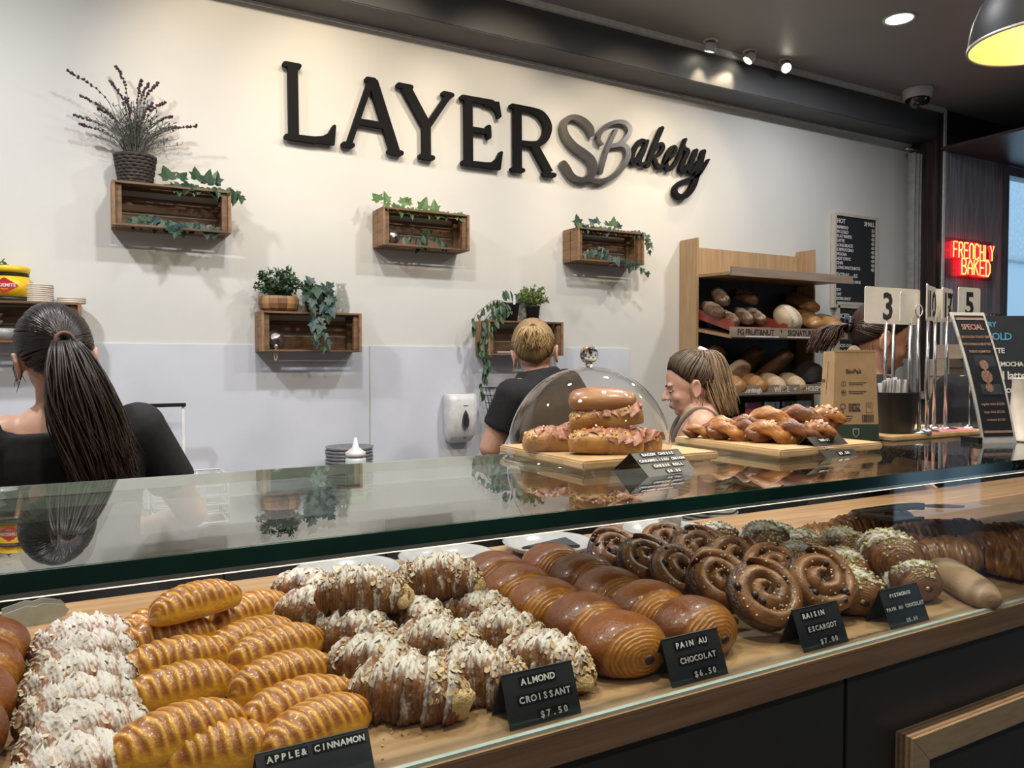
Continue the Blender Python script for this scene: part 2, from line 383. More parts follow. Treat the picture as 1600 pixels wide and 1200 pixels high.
# front sneeze glass, top glass, strip light
sg = thing('front_glass_panel', 'upright clear glass along the front of the pastries', 'glass panel', (0, 0, 0))
MB().bx(CX0, CX1, YF+.012, YF+.020, ZD, ZT-.019).build('pane', front_glass, sg)
MB().bx(CX0, CX1, YF+.005, YF+.0115, ZD, ZD+.0035).build('lower_edge', pale_edge, sg)
tg = thing('glass_counter_top', 'long clear glass top with dark green edge over the pastries', 'counter top', (0, 0, 0))
MB().bx(CX0, XG, YF+.004, YT, ZT-.018, ZT).build('sheet', top_glass, tg)
MB().bx(CX0, XG, YF, YF+.004, ZT-.0175, ZT-.0005).build('front_edge', green_edge, tg, bevel=.0008)
MB().bx(CX0, XG, YT, YT+.003, ZT-.0175, ZT-.0005).build('back_edge', pale_edge, tg)
gr = thing('granite_counter_top', 'black speckled granite counter top beside the glass top', 'counter top', (0, 0, 0))
gm, nt, b = nmat('black_granite')
vz = N(nt, 'ShaderNodeTexVoronoi'); vz.inputs['Scale'].default_value = 420; tc = N(nt, 'ShaderNodeTexCoord'); L(nt, tc.outputs['Object'], vz.inputs['Vector'])
sepc = N(nt, 'ShaderNodeSeparateColor'); L(nt, vz.outputs['Color'], sepc.inputs[0])
L(nt, mixrgb(nt, math_(nt, 'GREATER_THAN', sepc.outputs[0], .86), (.008, .009, .010), (.10, .11, .11)), b.inputs['Base Color'])
b.inputs['Roughness'].default_value = .06; b.inputs['Specular IOR Level'].default_value = .6
MB().bx(XG, CX1, YF, YT+.02, ZT-.018, ZT).build('slab', gm, gr, bevel=.001)
sl = thing('light_strip', 'thin aluminium light strip under the front edge of the glass top', 'light strip', (0, 0, 0))
MB().bx(CX0, CX1, YF+.021, YF+.034, ZT-.0275, ZT-.0185).build('rail', alu, sl, bevel=.001)
MB().bx(CX0, CX1, YF+.0225, YF+.0325, ZT-.0287, ZT-.0275).build('diffuser', emis('strip_glow', (1, .82, .58), P_LED), sl)
for x in (-1.25, 3.5):   # posts that carry the glass
    o = thing('glass_support_post', 'slim steel post carrying the counter top beside the '+('brown rolls' if x < 0 else 'granite end'), 'post', (x, YT-.03, ZD), 0, 'posts under the glass top')
    MB().lathe([(.016, 0), (.016, .004), (.007, .006), (.007, ZT-ZD-.024), (.014, ZT-ZD-.022), (.014, ZT-ZD-.0185)], 16).build('rod', steel, o, True)

# ------------------------------------------------------------------ back counter along the wall
bc = thing('back_counter', 'dark work counter along the white back wall', 'counter', (0, 0, 0))
BZ = .93
worktop = mat('dark_worktop', (.10, .10, .105), .3, col2=(.08, .08, .085), scale=40)
MB().bx(XL, 2.9, 2.82, YW-.01, BZ-.04, BZ).build('worktop', worktop, bc, bevel=.002)
for i in range(9):
    a = XL+.02+i*.6; b2 = min(a+.594, 2.88)
    d = MB().bx(a, b2, 2.85, 2.868, .12, BZ-.045).build('door', charcoal, bc, bevel=.001)
    MB().bx(a+.1, b2-.1, 2.835, 2.85, BZ-.10, BZ-.085).build('handle', alu, d, bevel=.001)
MB().bx(XL, 2.88, 2.87, YW-.01, .0, BZ-.04).build('carcass', charcoal, bc)
# ------------------------------------------------------------------ pastry materials
def pastry_mat(name, dark, light, rough=.4, coat=0., dust=0., dustcol=(.80, .77, .72), mott=.5, bump=.25, sc=1., dlo=.25):
    m, nt, b = nmat(name)
    at_ = N(nt, 'ShaderNodeAttribute', attribute_name='band')
    n1 = noise_(nt, 45*sc, 4); n2 = noise_(nt, 160*sc, 3)
    f = math_(nt, 'ADD', at_.outputs['Fac'], math_(nt, 'MULTIPLY', math_(nt, 'SUBTRACT', n1, .5), mott*2), True)
    col = mixrgb(nt, f, dark, light)
    col = mixrgb(nt, math_(nt, 'MULTIPLY', n2, .2), col, tuple(x*.45 for x in dark))
    b.inputs['Roughness'].default_value = rough; b.inputs['Coat Weight'].default_value = coat; b.inputs['Coat Roughness'].default_value = .16
    if dust:
        tc = N(nt, 'ShaderNodeTexCoord'); sx = N(nt, 'ShaderNodeSeparateXYZ'); L(nt, tc.outputs['Normal'], sx.inputs[0])
        d1 = noise_(nt, 38*sc, 5, rough=.7); d2 = noise_(nt, 210*sc, 3)
        d0 = noise_(nt, 15*sc, 2)
        u = math_(nt, 'ADD', math_(nt, 'MULTIPLY', sx.outputs[2], .8), math_(nt, 'MULTIPLY', math_(nt, 'SUBTRACT', d1, .5), 1.5))
        u = math_(nt, 'ADD', u, math_(nt, 'MULTIPLY', math_(nt, 'SUBTRACT', d0, .5), 2.4))
        u = math_(nt, 'ADD', u, math_(nt, 'MULTIPLY', math_(nt, 'SUBTRACT', at_.outputs['Fac'], .5), -.9))
        u = math_(nt, 'ADD', u, math_(nt, 'MULTIPLY', math_(nt, 'SUBTRACT', d2, .5), .9))
        mr = N(nt, 'ShaderNodeMapRange'); mr.inputs[1].default_value = dlo; mr.inputs[2].default_value = dlo+.5; mr.inputs[4].default_value = dust; L(nt, u, mr.inputs[0])
        col = mixrgb(nt, mr.outputs[0], col, dustcol)
        L(nt, math_(nt, 'ADD', mr.outputs[0], rough, True), b.inputs['Roughness'])
    L(nt, col, b.inputs['Base Color'])
    if bump: bump_(nt, b, math_(nt, 'ADD', n2, math_(nt, 'MULTIPLY', n1, .6)), bump, .004)
    return m
m_pac = pastry_mat('pain_glaze', (.185, .046, .004), (.60, .26, .032), .38, .18, mott=.24, bump=.35)
m_pacd = pastry_mat('pain_glaze_dark', (.14, .034, .004), (.52, .21, .028), .38, .18, mott=.22, bump=.35)
m_turn = pastry_mat('turnover_crust', (.26, .066, .003), (.74, .38, .035), .36, .2, mott=.5, bump=.3)
m_alm = pastry_mat('almond_crust', (.080, .024, .006), (.31, .125, .030), .5, .05, dust=.9, dustcol=(.64, .59, .54), mott=.5, bump=.45, dlo=.42)
m_alm2 = pastry_mat('raspberry_crust', (.115, .034, .014), (.32, .125, .046), .5, .05, dust=.9, dustcol=(.64, .58, .55), mott=.5, bump=.45, dlo=.22)
m_swirl = pastry_mat('swirl_crust', (.085, .030, .010), (.34, .15, .052), .42, .12, mott=.5, bump=.35)
m_pist = pastry_mat('pistachio_crust', (.085, .029, .009), (.33, .14, .042), .45, .1, dust=.85, mott=.3, bump=.3, dlo=.75)
m_plain = pastry_mat('plain_crust', (.17, .055, .012), (.52, .235, .065), .35, .25, mott=.25, bump=.15)
m_flake = mat('almond_flake', (.56, .40, .22), .5, col2=(.40, .23, .10), scale=80)
m_flakew = mat('sugared_flake', (.58, .50, .40), .6, col2=(.42, .30, .18), scale=70)
m_green = mat('pistachio_crumb', (.42, .42, .16), .6, col2=(.62, .56, .34), scale=90)
m_choc = mat('chocolate', (.030, .012, .007), .35)
m_frang = mat('almond_filling', (.66, .48, .22), .6, col2=(.50, .33, .13), scale=120, bump=.6, bscale=260)
m_raisin = mat('raisin', (.018, .009, .009), .3, coat=.3)
m_nib = mat('sugar_nib', (.70, .52, .32), .5)

def croissant_mesh(Ln, R, wy, wz, nb, m, seed, bend=.0, amp=.10, fine=.02, asym=.0, rag=.0, name='croissant'):
    rs = random.Random(seed); ph = rs.random()*6; off = Vector((seed*3.1, seed*1.7, 0))
    def fn(u, v):
        fi = (u-.5)*PI; s = math.copysign(abs(math.sin(fi))**.95, fi); pr = abs(math.cos(fi))**.92
        a = 2*PI*v
        t = (s*.5+.5)*nb+.16*math.sin(a+ph)+.3*mnoise.noise(Vector((s*2, math.cos(a), seed)))
        # the rolled layers step towards both tips
        d = abs(s)*nb*.5+.12*math.sin(a*2+ph); fr = d-math.floor(d)
        k = 1+amp*(.5-fr)+fine*math.sin(d*2*PI*5)+.06*mnoise.noise(Vector((s*3+off.x, math.cos(a)*1.5, math.sin(a)*1.5)))
        if rag: k += rag*mnoise.noise(Vector((s*11+off.y, 4*math.cos(a), 4*math.sin(a))))
        r = R*max(pr, .02)*k*(1+asym*s)
        y = r*wy*math.cos(a); z = r*wz*math.sin(a); fl = -.5*R*wz
        if z < fl: z = fl+(z-fl)*.12
        x = Ln/2*s; y += bend*(1-s*s)
        return (x, y, z-fl+.12*.5*R*wz*.9), min(1, max(0, .15+.75*fr**1.4+.25*math.sin(d*2*PI*5)))
    return MB().grid(fn, 84, 36, True, ('band',)).mesh(name, m, True)
def flakes_mesh(src, n, size, seed, m, zmin=.35, xr=None, thick=.0006):
    """sliced nuts lying on the upper side of a pastry"""
    rs = random.Random(seed); mb = MB(); ps = [p for p in src.polygons if p.normal.z > zmin and (xr is None or xr[0] < p.center.x < xr[1])]
    for _ in range(n):
        p = rs.choice(ps); nrm = (p.normal+Vector((rs.uniform(-.5, .5), rs.uniform(-.5, .5), rs.uniform(-.1, .4)))).normalized()
        q = nrm.to_track_quat('Z', 'Y').to_matrix() @ R3(0, 0, rs.uniform(0, 6)); sz = size*rs.uniform(.6, 1.25); k = 7
        base = [p.center+nrm*.0006+q @ Vector((sz*math.cos(2*PI*i/k), sz*.62*math.sin(2*PI*i/k), 0)) for i in range(k)]
        mb.prism(base, nrm*thick)
    return mb.mesh('flakes', m)
def crumbs_mesh(src, n, size, seed, m, zmin=.3, xr=None):
    rs = random.Random(seed); mb = MB(); ps = [p for p in src.polygons if p.normal.z > zmin and (xr is None or xr[0] < p.center.x < xr[1])]
    for _ in range(n):
        p = rs.choice(ps); sz = size*rs.uniform(.6, 1.4)
        mb.box(p.center+p.normal*sz*.3, (sz*1.3, sz, sz), R3(rs.uniform(0, 3), rs.uniform(0, 3), rs.uniform(0, 3)))
    return mb.mesh('crumbs', m)
def stuffed(o): o['kind'] = 'stuff'; return o

# prototypes -------------------------------------------------------------
def lump_mesh(r, seed, m, rough=.25, nu=18, nv=12):
    mb = MB(); mb.ell((0, 0, 0), r, None, nu, nv)
    mb.v = [tuple(Vector(p)*(1+rough*mnoise.noise(Vector(p)*70+Vector((seed, 0, 0))))) for p in mb.v]
    return mb.mesh('lump', m, True)
ALM = [croissant_mesh(.145, .042, 1.0, .95, 6, m_alm, i+1, bend=.012, amp=.34, rag=.09, fine=.05) for i in range(3)]
ALM_F = [flakes_mesh(a, 85, .0046, 20+i, m_flakew, .4, (-.06, .06)) for i, a in enumerate(ALM)]
ALM_E = [flakes_mesh(a, 60, .0052, 40+i, m_flake, .2, (.015, .075)) for i, a in enumerate(ALM)]
ALM_C = [lump_mesh((.017, .024, .017), 3+i, m_frang, .5) for i in range(3)]
RAS = [croissant_mesh(.15, .046, 1.0, .85, 6, m_alm2, i+11, bend=.010, amp=.32, rag=.09, fine=.05) for i in range(2)]
RAS_F = [flakes_mesh(a, 90, .0046, 60+i, m_flakew, .3) for i, a in enumerate(RAS)]
def almond(label, loc, yaw, group, i=0, ras=False, tilt=0, sc=1.):
    name = 'raspberry_croissant' if ras else 'almond_croissant'
    t = thing(name, label, 'croissant', loc, group=group, rot=(0, tilt, yaw)); t.scale = (sc,)*3
    if ras:
        link('crust', RAS[i % 2], t); stuffed(link('almond_flakes', RAS_F[i % 2], t))
    else:
        link('crust', ALM[i % 3], t); stuffed(link('almond_flakes', ALM_F[i % 3], t)); stuffed(link('toasted_flakes', ALM_E[i % 3], t))
        link('filling', ALM_C[i % 3], t, (.058, .0, .022))
    return t
def turnover_mesh(seed, Ln=.158):
    rs = random.Random(seed); ph = rs.random()*6
    def fn(u, v):
        fi = (u-.5)*PI; s = math.copysign(abs(math.sin(fi))**.95, fi); pr = abs(math.cos(fi))**(.72 if fi < 0 else .95); a = 2*PI*v
        top = math.sin(a)
        d = s*5.6+.75*math.cos(a)+ph+.45*mnoise.noise(Vector((s*4+seed, math.cos(a)*1.5, seed))); w = .5+.5*math.sin(2*PI*d)
        on = min(1, max(0, (top-.02)*3))
        k = 1+on*.07*(w-.5)+.05*mnoise.noise(Vector((s*3+seed, math.cos(a), top)))
        r = max(pr, .03)*k
        y = .035*r*math.cos(a); z = .036*r*top
        if z < -.014: z = -.014+(z+.014)*.15
        band = (.10+.75*w**3)*on+(1-on)*.72+.25*max(0, -math.cos(a))*(1-on)
        return (Ln/2*s, y+.008*(1-s*s), z+.0165), band
    return MB().grid(fn, 110, 36, True, ('band',)).mesh('turnover', m_turn, True)
TURN = [turnover_mesh(i+2) for i in range(4)]
def turnover(label, loc, yaw, i, tilt=0, roll=0, sc=1., group='apple and cinnamon turnovers'):
    o = link('apple_turnover', TURN[i % 4], None, loc, (roll, tilt, yaw), sc)
    return tag(o, label, 'turnover', group)
def pain_mesh(seed, m, Ln=.104, W=.058, Hh=.042, cap=.28, amp=.10, rag=0.):
    def fn(u, v):
        fi = (u-.5)*PI; sa = abs(math.sin(fi)); s = math.copysign(sa**(2/3.0), fi); pr = abs(math.cos(fi)); a = 2*PI*v
        cp = cap+.05*math.sin(a*1+seed)
        k = 1+.03*mnoise.noise(Vector((s*2+seed, math.cos(a)*1.2, math.sin(a)*1.2)))
        e = abs(fi)/(PI/2)
        if e < cp: band = .03+.05*e; k *= 1.035+.012*math.cos(e/cp*PI/2)
        else:
            d = (e-cp)/(1-cp)*8.5+.35*mnoise.noise(Vector((math.cos(a)*2, math.sin(a)*2, seed))); fr = d-math.floor(d)
            k *= 1+amp*(.45-fr)*(1-.5*e); band = .16+.80*fr
        if rag: k += rag*mnoise.noise(Vector((s*9+seed, 4*math.cos(a), 4*math.sin(a))))
        r = max(pr, .015)*k
        y = W*r*math.cos(a); z = Hh*r*math.sin(a); fl = -.62*Hh
        if z < fl: z = fl+(z-fl)*.15
        return (Ln/2*s*(1+.05*k), y, z-fl+.006), band
    return MB().grid(fn, 110, 40, True, ('band',)).mesh('pain', m, True)
PAIN = [pain_mesh(i*1.7+1, (m_pac, m_pacd, m_pac)[i]) for i in range(3)]
stick = MB().ell((0, 0, 0), (.004, .0085, .0065), None, 12, 8).mesh('stick', m_choc, True)
def pain(label, loc, yaw, i, group, name='pain_au_chocolat', sc=1.):
    t = thing(name, label, 'pastry', loc, yaw, group); t.scale = (sc,)*3
    link('dough', PAIN[i % 3], t)
    for sx in (-1, 1): link('chocolate_stick', stick, t, (sx*.0535, .006*sx, .030))
    return t
PIST = [pain_mesh(i*2.3+5, m_pist, .105, .052, .043, .34, .09, .08) for i in range(3)]
PIST_G = [crumbs_mesh(p, 110, .0032, 80+i, m_green, .55) for i, p in enumerate(PIST)]
def pistachio(label, loc, yaw, i, sc=1., tilt=0):
    t = thing('pistachio_pain', label, 'pastry', loc, group='pistachio pain au chocolat behind the pistachio card', rot=(0, tilt, yaw)); t.scale = (sc,)*3
    link('dough', PIST[i % 3], t); stuffed(link('pistachio_crumbs', PIST_G[i % 3], t))
    for sx in (-1, 1): link('chocolate_stick', stick, t, (sx*.053, .004*sx, .030))
    return t
def swirl_mesh(seed, R=.066, turns=2.15):
    rs = random.Random(seed); n = 150; th0 = rs.random()*6; hr = .0132
    V = []; F = []; B = []; k = 14
    for i in range(n+1):
        u = i/n; th = th0+2*PI*turns*u**.8; r = .006+(R-.012-.006)*u**.8
        nrm = Vector((math.cos(th), math.sin(th), 0)); c = nrm*r
        tp = min(1, (1-u)*14, .45+u*8); z0 = .020+.009*(1-u)+.0015*math.sin(th*3+seed)
        for j in range(k):
            w = 2*PI*j/k; q = 1+.10*mnoise.noise(Vector((th*2, w, seed)))+.05*math.sin(w*5)
            V.append(c+nrm*(math.cos(w)*hr*tp*q)+Vector((0, 0, z0+math.sin(w)*.0165*q)))
            B.append(.5+.4*math.sin(w*5+th)*.6+.25*math.cos(w))
    for i in range(n):
        for j in range(k): F.append((i*k+j, i*k+(j+1) % k, (i+1)*k+(j+1) % k, (i+1)*k+j))
    F += [tuple(range(k-1, -1, -1)), tuple(range(n*k, n*k+k))]
    mb = MB(); mb.add(V, F, band=B)
    return mb.mesh('swirl', m_swirl, True)
SWIRL = [swirl_mesh(i+1) for i in range(3)]
SW_FILL = MB().lathe([(.0005, .008), (.056, .008), (.056, .024), (.03, .028), (.0005, .032)], 32).mesh('fill', mat('swirl_filling', (.085, .036, .018), .3, col2=(.03, .012, .008), scale=60, bump=.5, coat=.3), True)
raisin_me = lump_mesh((.0052, .0045, .0042), 9, m_raisin, .5, 10, 7)
def nibs(seed):
    rs = random.Random(seed); mb = MB()
    for _ in range(46):
        r = .008+.044*math.sqrt(rs.random()); th = rs.uniform(0, 2*PI)
        mb.box((r*math.cos(th), r*math.sin(th), .036+.006*(1-r/.05)), (.0028, .0024, .0022), R3(rs.random()*3, rs.random()*3, rs.random()*3))
    return mb.mesh('nibs', m_nib)
NIBS = [nibs(i) for i in range(3)]
def swirl(label, loc, tilt, spin, i, yaw=0, sc=1.):
    t = thing('raisin_swirl', label, 'pastry', loc, group='raisin escargots behind their card')
    t.rotation_euler = (Euler((tilt, 0, yaw), 'XYZ').to_matrix() @ R3(0, 0, spin)).to_euler(); t.scale = (sc,)*3
    link('dough_coil', SWIRL[i % 3], t); link('filling', SW_FILL, t); stuffed(link('sugar_nibs', NIBS[i % 3], t))
    rs = random.Random(i*7+3)
    for k in range(6):
        r = rs.uniform(.02, .048); th = rs.uniform(0, 2*PI)
        link('raisin', raisin_me, t, (r*math.cos(th), r*math.sin(th), .037), (rs.random()*3, 0, rs.random()*3), rs.uniform(.9, 1.4))
    return t
PLAIN = [croissant_mesh(.14, .043, 1.0, .95, 8, m_plain, 31+i, bend=.016, amp=.22, fine=.05) for i in range(3)]

# ------------------------------------------------------------------ the pastries on the oak deck
ORD = ['first', 'second', 'third', 'fourth', 'fifth', 'sixth', 'seventh', 'eighth', 'ninth', 'tenth']
def dk(px, py, h): return at(px, py, Z=ZD+h)
# two rows of pain au chocolat
for r, (xx, y0, nxt) in enumerate(((.655, .862, 'almond croissants'), (.787, .866, 'raisin swirls'))):
    for k in range(5):
        pain('glossy pain au chocolat, %s from front glass in row beside the %s' % (ORD[k], nxt), (xx+.006*math.sin(k*2.1+r), y0+k*.098, ZD), PI/2+.10*math.sin(k*1.7+r*2)-.05, k+r, 'pain au chocolat in two rows', sc=1.03)
# plain pain at the left end
for k in range(5):
    pain('plain brown laminated roll, %s from the tongs in the row beside the raspberry croissants' % ORD[k], (-.135-.002*k, 1.275-.095*k, ZD), PI/2+.2*math.sin(k*2), k+1, 'brown rolls beside the tongs', 'chocolate_roll', 1.02)
# raspberry almond croissants
for k in range(6):
    almond('sugar-dusted flaked croissant, %s from the tongs in the row beside the brown rolls' % ORD[k], (-.010+.004*math.sin(k*2), 1.27-.083*k, ZD+.002), .12*math.sin(k*1.9)+.25, 'dusted croissants between brown rolls and turnovers', k, True, sc=.92)
# turnovers: photo positions of the two ends, height of the axis above the deck, and lift
TV = [((180, 1172), (372, 1108), .046), ((240, 1202), (415, 1168), .020), ((205, 1085), (360, 1050), .028), ((196, 1040), (345, 1010), .030), ((195, 1003), (322, 978), .030), ((200, 985), (300, 955), .024),
      ((240, 952), (372, 918), .075), ((335, 965), (448, 932), .030), ((332, 1010), (452, 975), .028), ((370, 1024), (496, 988), .038), ((368, 1072), (516, 1030), .034), ((383, 1118), (553, 1070), .030), ((432, 1176), (578, 1112), .026)]
TL = ['pale golden turnover with a broad smooth front, nearest the dusted croissants and the front glass', 'golden turnover half cut off, leaning against the broad pale turnover',
      'darker brown turnover lying behind the broad pale turnover', 'yellow-gold turnover, third from the front in the stack beside the dusted croissants', 'light golden turnover directly below the topmost turnover', 'small-looking turnover end tucked under the topmost turnover',
      'golden turnover lying across the top of the turnover pile', 'golden turnover nearest the plates, pointing at the almond croissants', 'golden turnover, second from the plates beside the almond croissants', 'toasted turnover, third from the plates beside the almond croissants',
      'toasted turnover, fourth from the plates beside the almond croissants', 'bright golden turnover with wide slashes behind the cinnamon price card', 'toasted turnover touching the apple and cinnamon price card']
for i, ((ax, ay), (bx_, by_), h) in enumerate(TV):
    a, b = dk(ax, ay, h), dk(bx_, by_, h); m = (a+b)/2; d = b-a; m.y = max(m.y, .855)
    turnover(TL[i], (m.x, m.y, ZD+max(0, h-.026)), math.atan2(d.y, d.x), i, sc=min(1.08, max(.92, d.length/.152)), roll=0.0, tilt=0)
# almond croissants: photo centre, height of centre, yaw
AL = [((475, 925), .03, -60, 'small dusted almond croissant nearest the plain plate, beside the turnovers'), ((490, 957), .03, -50, 'almond croissant wedged under the dark crowned one, beside the turnovers'), ((553, 988), .035, -55, 'flaky almond croissant, third from the plates in the row beside the turnovers'),
      ((582, 1035), .035, -50, 'almond croissant just behind the heavily sugared front one'), ((652, 1095), .032, -38, 'heavily sugared almond croissant at the front beside the turnovers'),
      ((566, 922), .085, -28, 'dark brown almond croissant lying on top of the pile before the first plate'), ((645, 970), .035, -55, 'almond croissant beneath the two lying on top of the pile'), ((682, 1005), .035, -50, 'almond croissant in the middle row, second from its price card'), ((758, 1066), .032, -42, 'almond croissant with toasted flakes at the front of the middle row'),
      ((685, 900), .085, -22, 'sugared almond croissant lying on top of the pile before the second plate'), ((740, 955), .035, -58, 'almond croissant touching the brown pain au chocolat, farthest from its card'), ((785, 990), .035, -55, 'almond croissant touching the brown pain au chocolat, second from its card'), ((872, 1045), .033, -60, 'almond croissant with pale filling spilling out beside the price card')]
for i, ((px, py), h, yw, lab) in enumerate(AL):
    p = dk(px, py, h); almond(lab, (p.x, max(p.y, .872), ZD+(h-.032 if h > .05 else 0)), math.radians(yw), 'almond croissants behind their card', i, sc=1.0 if i != 4 else 1.08)
# raisin swirls, shingled in two rows
for r, (xx, y0) in enumerate(((.935, .862), (1.075, .868))):
    for k in range(5):
        tl = math.radians(47-k*4); lab = 'raisin swirl, %s from the front glass in the row beside the %s' % (ORD[k], ('pain au chocolat', 'pistachio pastries')[r])
        swirl(lab, (xx-.004*k, y0+.092*k+.02*math.sin(tl), ZD+.064*math.sin(tl)+.004), tl, r*1.3+k*2.1, k+r, yaw=math.radians(-14-8*r), sc=1.0 if k else 1.03)
# pistachio
PS = [((1375, 940), .030, 55, 0), ((1458, 918), .030, 70, 0), ((1388, 872), .062, 60, .0), ((1318, 893), .035, 62, 0), ((1318, 858), .032, 70, 0), ((1255, 862), .032, 65, 0), ((1212, 848), .030, 75, 0), ((1195, 850), .055, 60, 0), ((1122, 848), .030, 70, 0), ((1245, 888), .022, 62, 0)]
PSL = ['front pistachio pastry with white sugar, right behind its price card', 'pale sugared pistachio pastry beside the card, nearest the plain croissants', 'square-ended pistachio pastry lying on top with its spiral end showing', 'pistachio pastry just behind the first raisin swirl of its row', 'pistachio pastry under the square-ended one', 'pistachio pastry in the middle of the heap', 'dark pistachio pastry behind the raisin swirls', 'pistachio pastry resting on the dark one behind the raisin swirls', 'pistachio pastry nearest the plate with the sauce cup', 'low pistachio pastry between raisin swirls and heap']
for i, ((px, py), h, yw, tl) in enumerate(PS):
    p = dk(px, py, h); pistachio(PSL[i], (p.x, max(p.y, .872), ZD+max(0, h-.030)), math.radians(yw), i, .95 if i not in (2,) else 1.05, tl)
# plain croissants
PC = [((1285, 838), .034, 150), ((1335, 822), .034, 160), ((1385, 812), .034, 155), ((1425, 838), .04, 150), ((1478, 862), .045, 150), ((1455, 835), .04, 160), ((1535, 855), .045, 155), ((1500, 832), .035, 150), ((1590, 872), .04, 120), ((1565, 838), .035, 150), ((1420, 862), .025, 140)]
PCL = ['brown plain croissant nearest the pistachio pastries and the back of the deck', 'orange-brown plain croissant behind the pistachio heap', 'dark plain croissant under the steel tongs', 'plain croissant between tongs and pistachio heap', 'plain croissant above the pale baguette', 'plain croissant in the middle of the heap by the tongs', 'plain croissant at the end of the pale baguette', 'plain croissant at the back beyond the tongs', 'dark ridged plain croissant beyond the pale baguette', 'plain croissant at the back beside the ridged one', 'plain croissant under the square-ended pistachio pastry']
for i, ((px, py), h, yw) in enumerate(PC):
    p = dk(px, py, h); o = link('plain_croissant', PLAIN[i % 3], None, (p.x, p.y, ZD+max(0, h-.032)), (0, 0, math.radians(yw)))
    tag(o, PCL[i], 'croissant', 'plain croissants beside the pistachio pastries')
def baguette_mesh(Ln, r, m, seed):
    def fn(u, v):
        fi = (u-.5)*PI; s = math.copysign(abs(math.sin(fi))**.7, fi); pr = abs(math.cos(fi))**.5; a = 2*PI*v
        k = 1+.05*mnoise.noise(Vector((s*5+seed, math.cos(a), math.sin(a))))
        z = r*.8*pr*k*math.sin(a); fl = -r*.5
        return (Ln/2*s, r*pr*k*math.cos(a), max(z, fl)+r*.5), .5+.4*math.sin(a)
    return MB().grid(fn, 40, 24, True, ('band',)).mesh('baguette', m, True)
m_pale = pastry_mat('pale_crust', (.34, .20, .11), (.50, .34, .21), .6, 0, mott=.3, bump=.2)
p, q = dk(1452, 868, .03), dk(1548, 928, .03); mm = (p+q)/2
tag(link('baguette', baguette_mesh((q-p).length, .036, m_pale, 3), None, (mm.x, mm.y, ZD), (0, 0, math.atan2(q.y-p.y, q.x-p.x))), 'pale matte baguette roll lying beside the sugared pistachio pastry', 'bread')
# crumbs on the deck
rs = random.Random(5); cm = MB()
for (px, py, n, sp) in ((1395, 995, 40, .03), (1365, 1003, 30, .03), (540, 925, 6, .02), (880, 1090, 20, .03), (640, 1150, 14, .04)):
    c = dk(px, py, .001)
    for _ in range(n): cm.box((c.x+rs.gauss(0, sp), max(YF+.03, c.y+rs.gauss(0, sp*.4)), ZD+.001), (rs.uniform(.001, .004), rs.uniform(.001, .003), .0014), R3(0, 0, rs.random()*3))
tag(cm.build('pastry_crumbs', m_flake), 'loose golden pastry crumbs scattered on the oak deck', 'crumbs', kind='stuff')
# ------------------------------------------------------------------ the sign on the wall
def ribbon(mb, pts, mapf, y0, y1):
    """flat stroke with round ends; pts = (x, y, half width) in the drawing, mapf puts a drawing point on the wall"""
    pts = [(x, y, w) for x, y, w in pts]; left = []; right = []; n = len(pts)
    for i, (x, y, w) in enumerate(pts):
        a = pts[max(i-1, 0)]; b = pts[min(i+1, n-1)]; dx, dy = b[0]-a[0], b[1]-a[1]; l = math.hypot(dx, dy) or 1; nx, ny = -dy/l, dx/l
        left.append((x+nx*w, y+ny*w)); right.append((x-nx*w, y-ny*w))
    def cap(p, q, ctr, w, sgn):
        th = math.atan2(p[1]-ctr[1], p[0]-ctr[0]); return [(ctr[0]+w*math.cos(th+sgn*PI*k/6), ctr[1]+w*math.sin(th+sgn*PI*k/6)) for k in range(1, 6)]
    m = len(left); V = []; F = []
    P2 = left+right+cap(left[-1], right[-1], pts[-1], pts[-1][2], -1)+cap(right[0], left[0], pts[0], pts[0][2], -1)
    f3 = [mapf(*p) for p in P2]; K = len(P2)
    V = [(p.x, y0, p.z) for p in f3]+[(p.x, y1, p.z) for p in f3]
    for off in (0, K):
        for i in range(m-1): F.append((off+i, off+i+1, off+m+i+1, off+m+i))
        F.append(tuple(off+i for i in [m-1]+list(range(2*m, 2*m+5))+[2*m-1])); F.append(tuple(off+i for i in [m]+list(range(2*m+5, 2*m+10))+[0]))
    ring = list(range(m))+list(range(2*m, 2*m+5))+list(range(2*m-1, m-1, -1))+list(range(2*m+5, 2*m+10))
    for a, b in zip(ring, ring[1:]+ring[:1]): F.append((a, b, b+K, a+K))
    mb.add(V, F)
def sign_letter(name, strokes, polys, org, sc, material, label, y0=YW-.038, y1=YW-.016):
    mf = lambda x, y: at(org[0]+x*sc, org[1]+y*sc, Y=y0)
    mb = MB()
    for i, s in enumerate(strokes):
        yy = y0-.0004*(i+1)
        if len(s) == 2 and s[0][2] > 29.5:      # stems end flat inside their serifs
            (xa, ya, wa), (xb, yb, wb) = s; l_ = math.hypot(xb-xa, yb-ya); nx, ny = -(yb-ya)/l_, (xb-xa)/l_
            q = [mf(*p) for p in ((xa+nx*wa, ya+ny*wa), (xb+nx*wb, yb+ny*wb), (xb-nx*wb, yb-ny*wb), (xa-nx*wa, ya-ny*wa))]; mb.prism([(p.x, yy, p.z) for p in q], (0, y1-yy, 0)); continue
        if len(s) > 2: s = smooth_path(s, 5)
        ribbon(mb, s, mf, yy, y1)
    for pl in polys: 
        q = [mf(*p) for p in pl]; mb.prism([(p.x, y0, p.z) for p in q], (0, y1-y0, 0))
    o = mb.build(name, material); 
    # stand-off pins behind the letter
    tag(o, label, 'letter', 'letters of the bakery sign')
    xs = [v[0] for v in mb.v]; zs = [v[2] for v in mb.v]
    return o
m_let = mat('sign_black', (.004, .004, .005), .6, spec=.12)
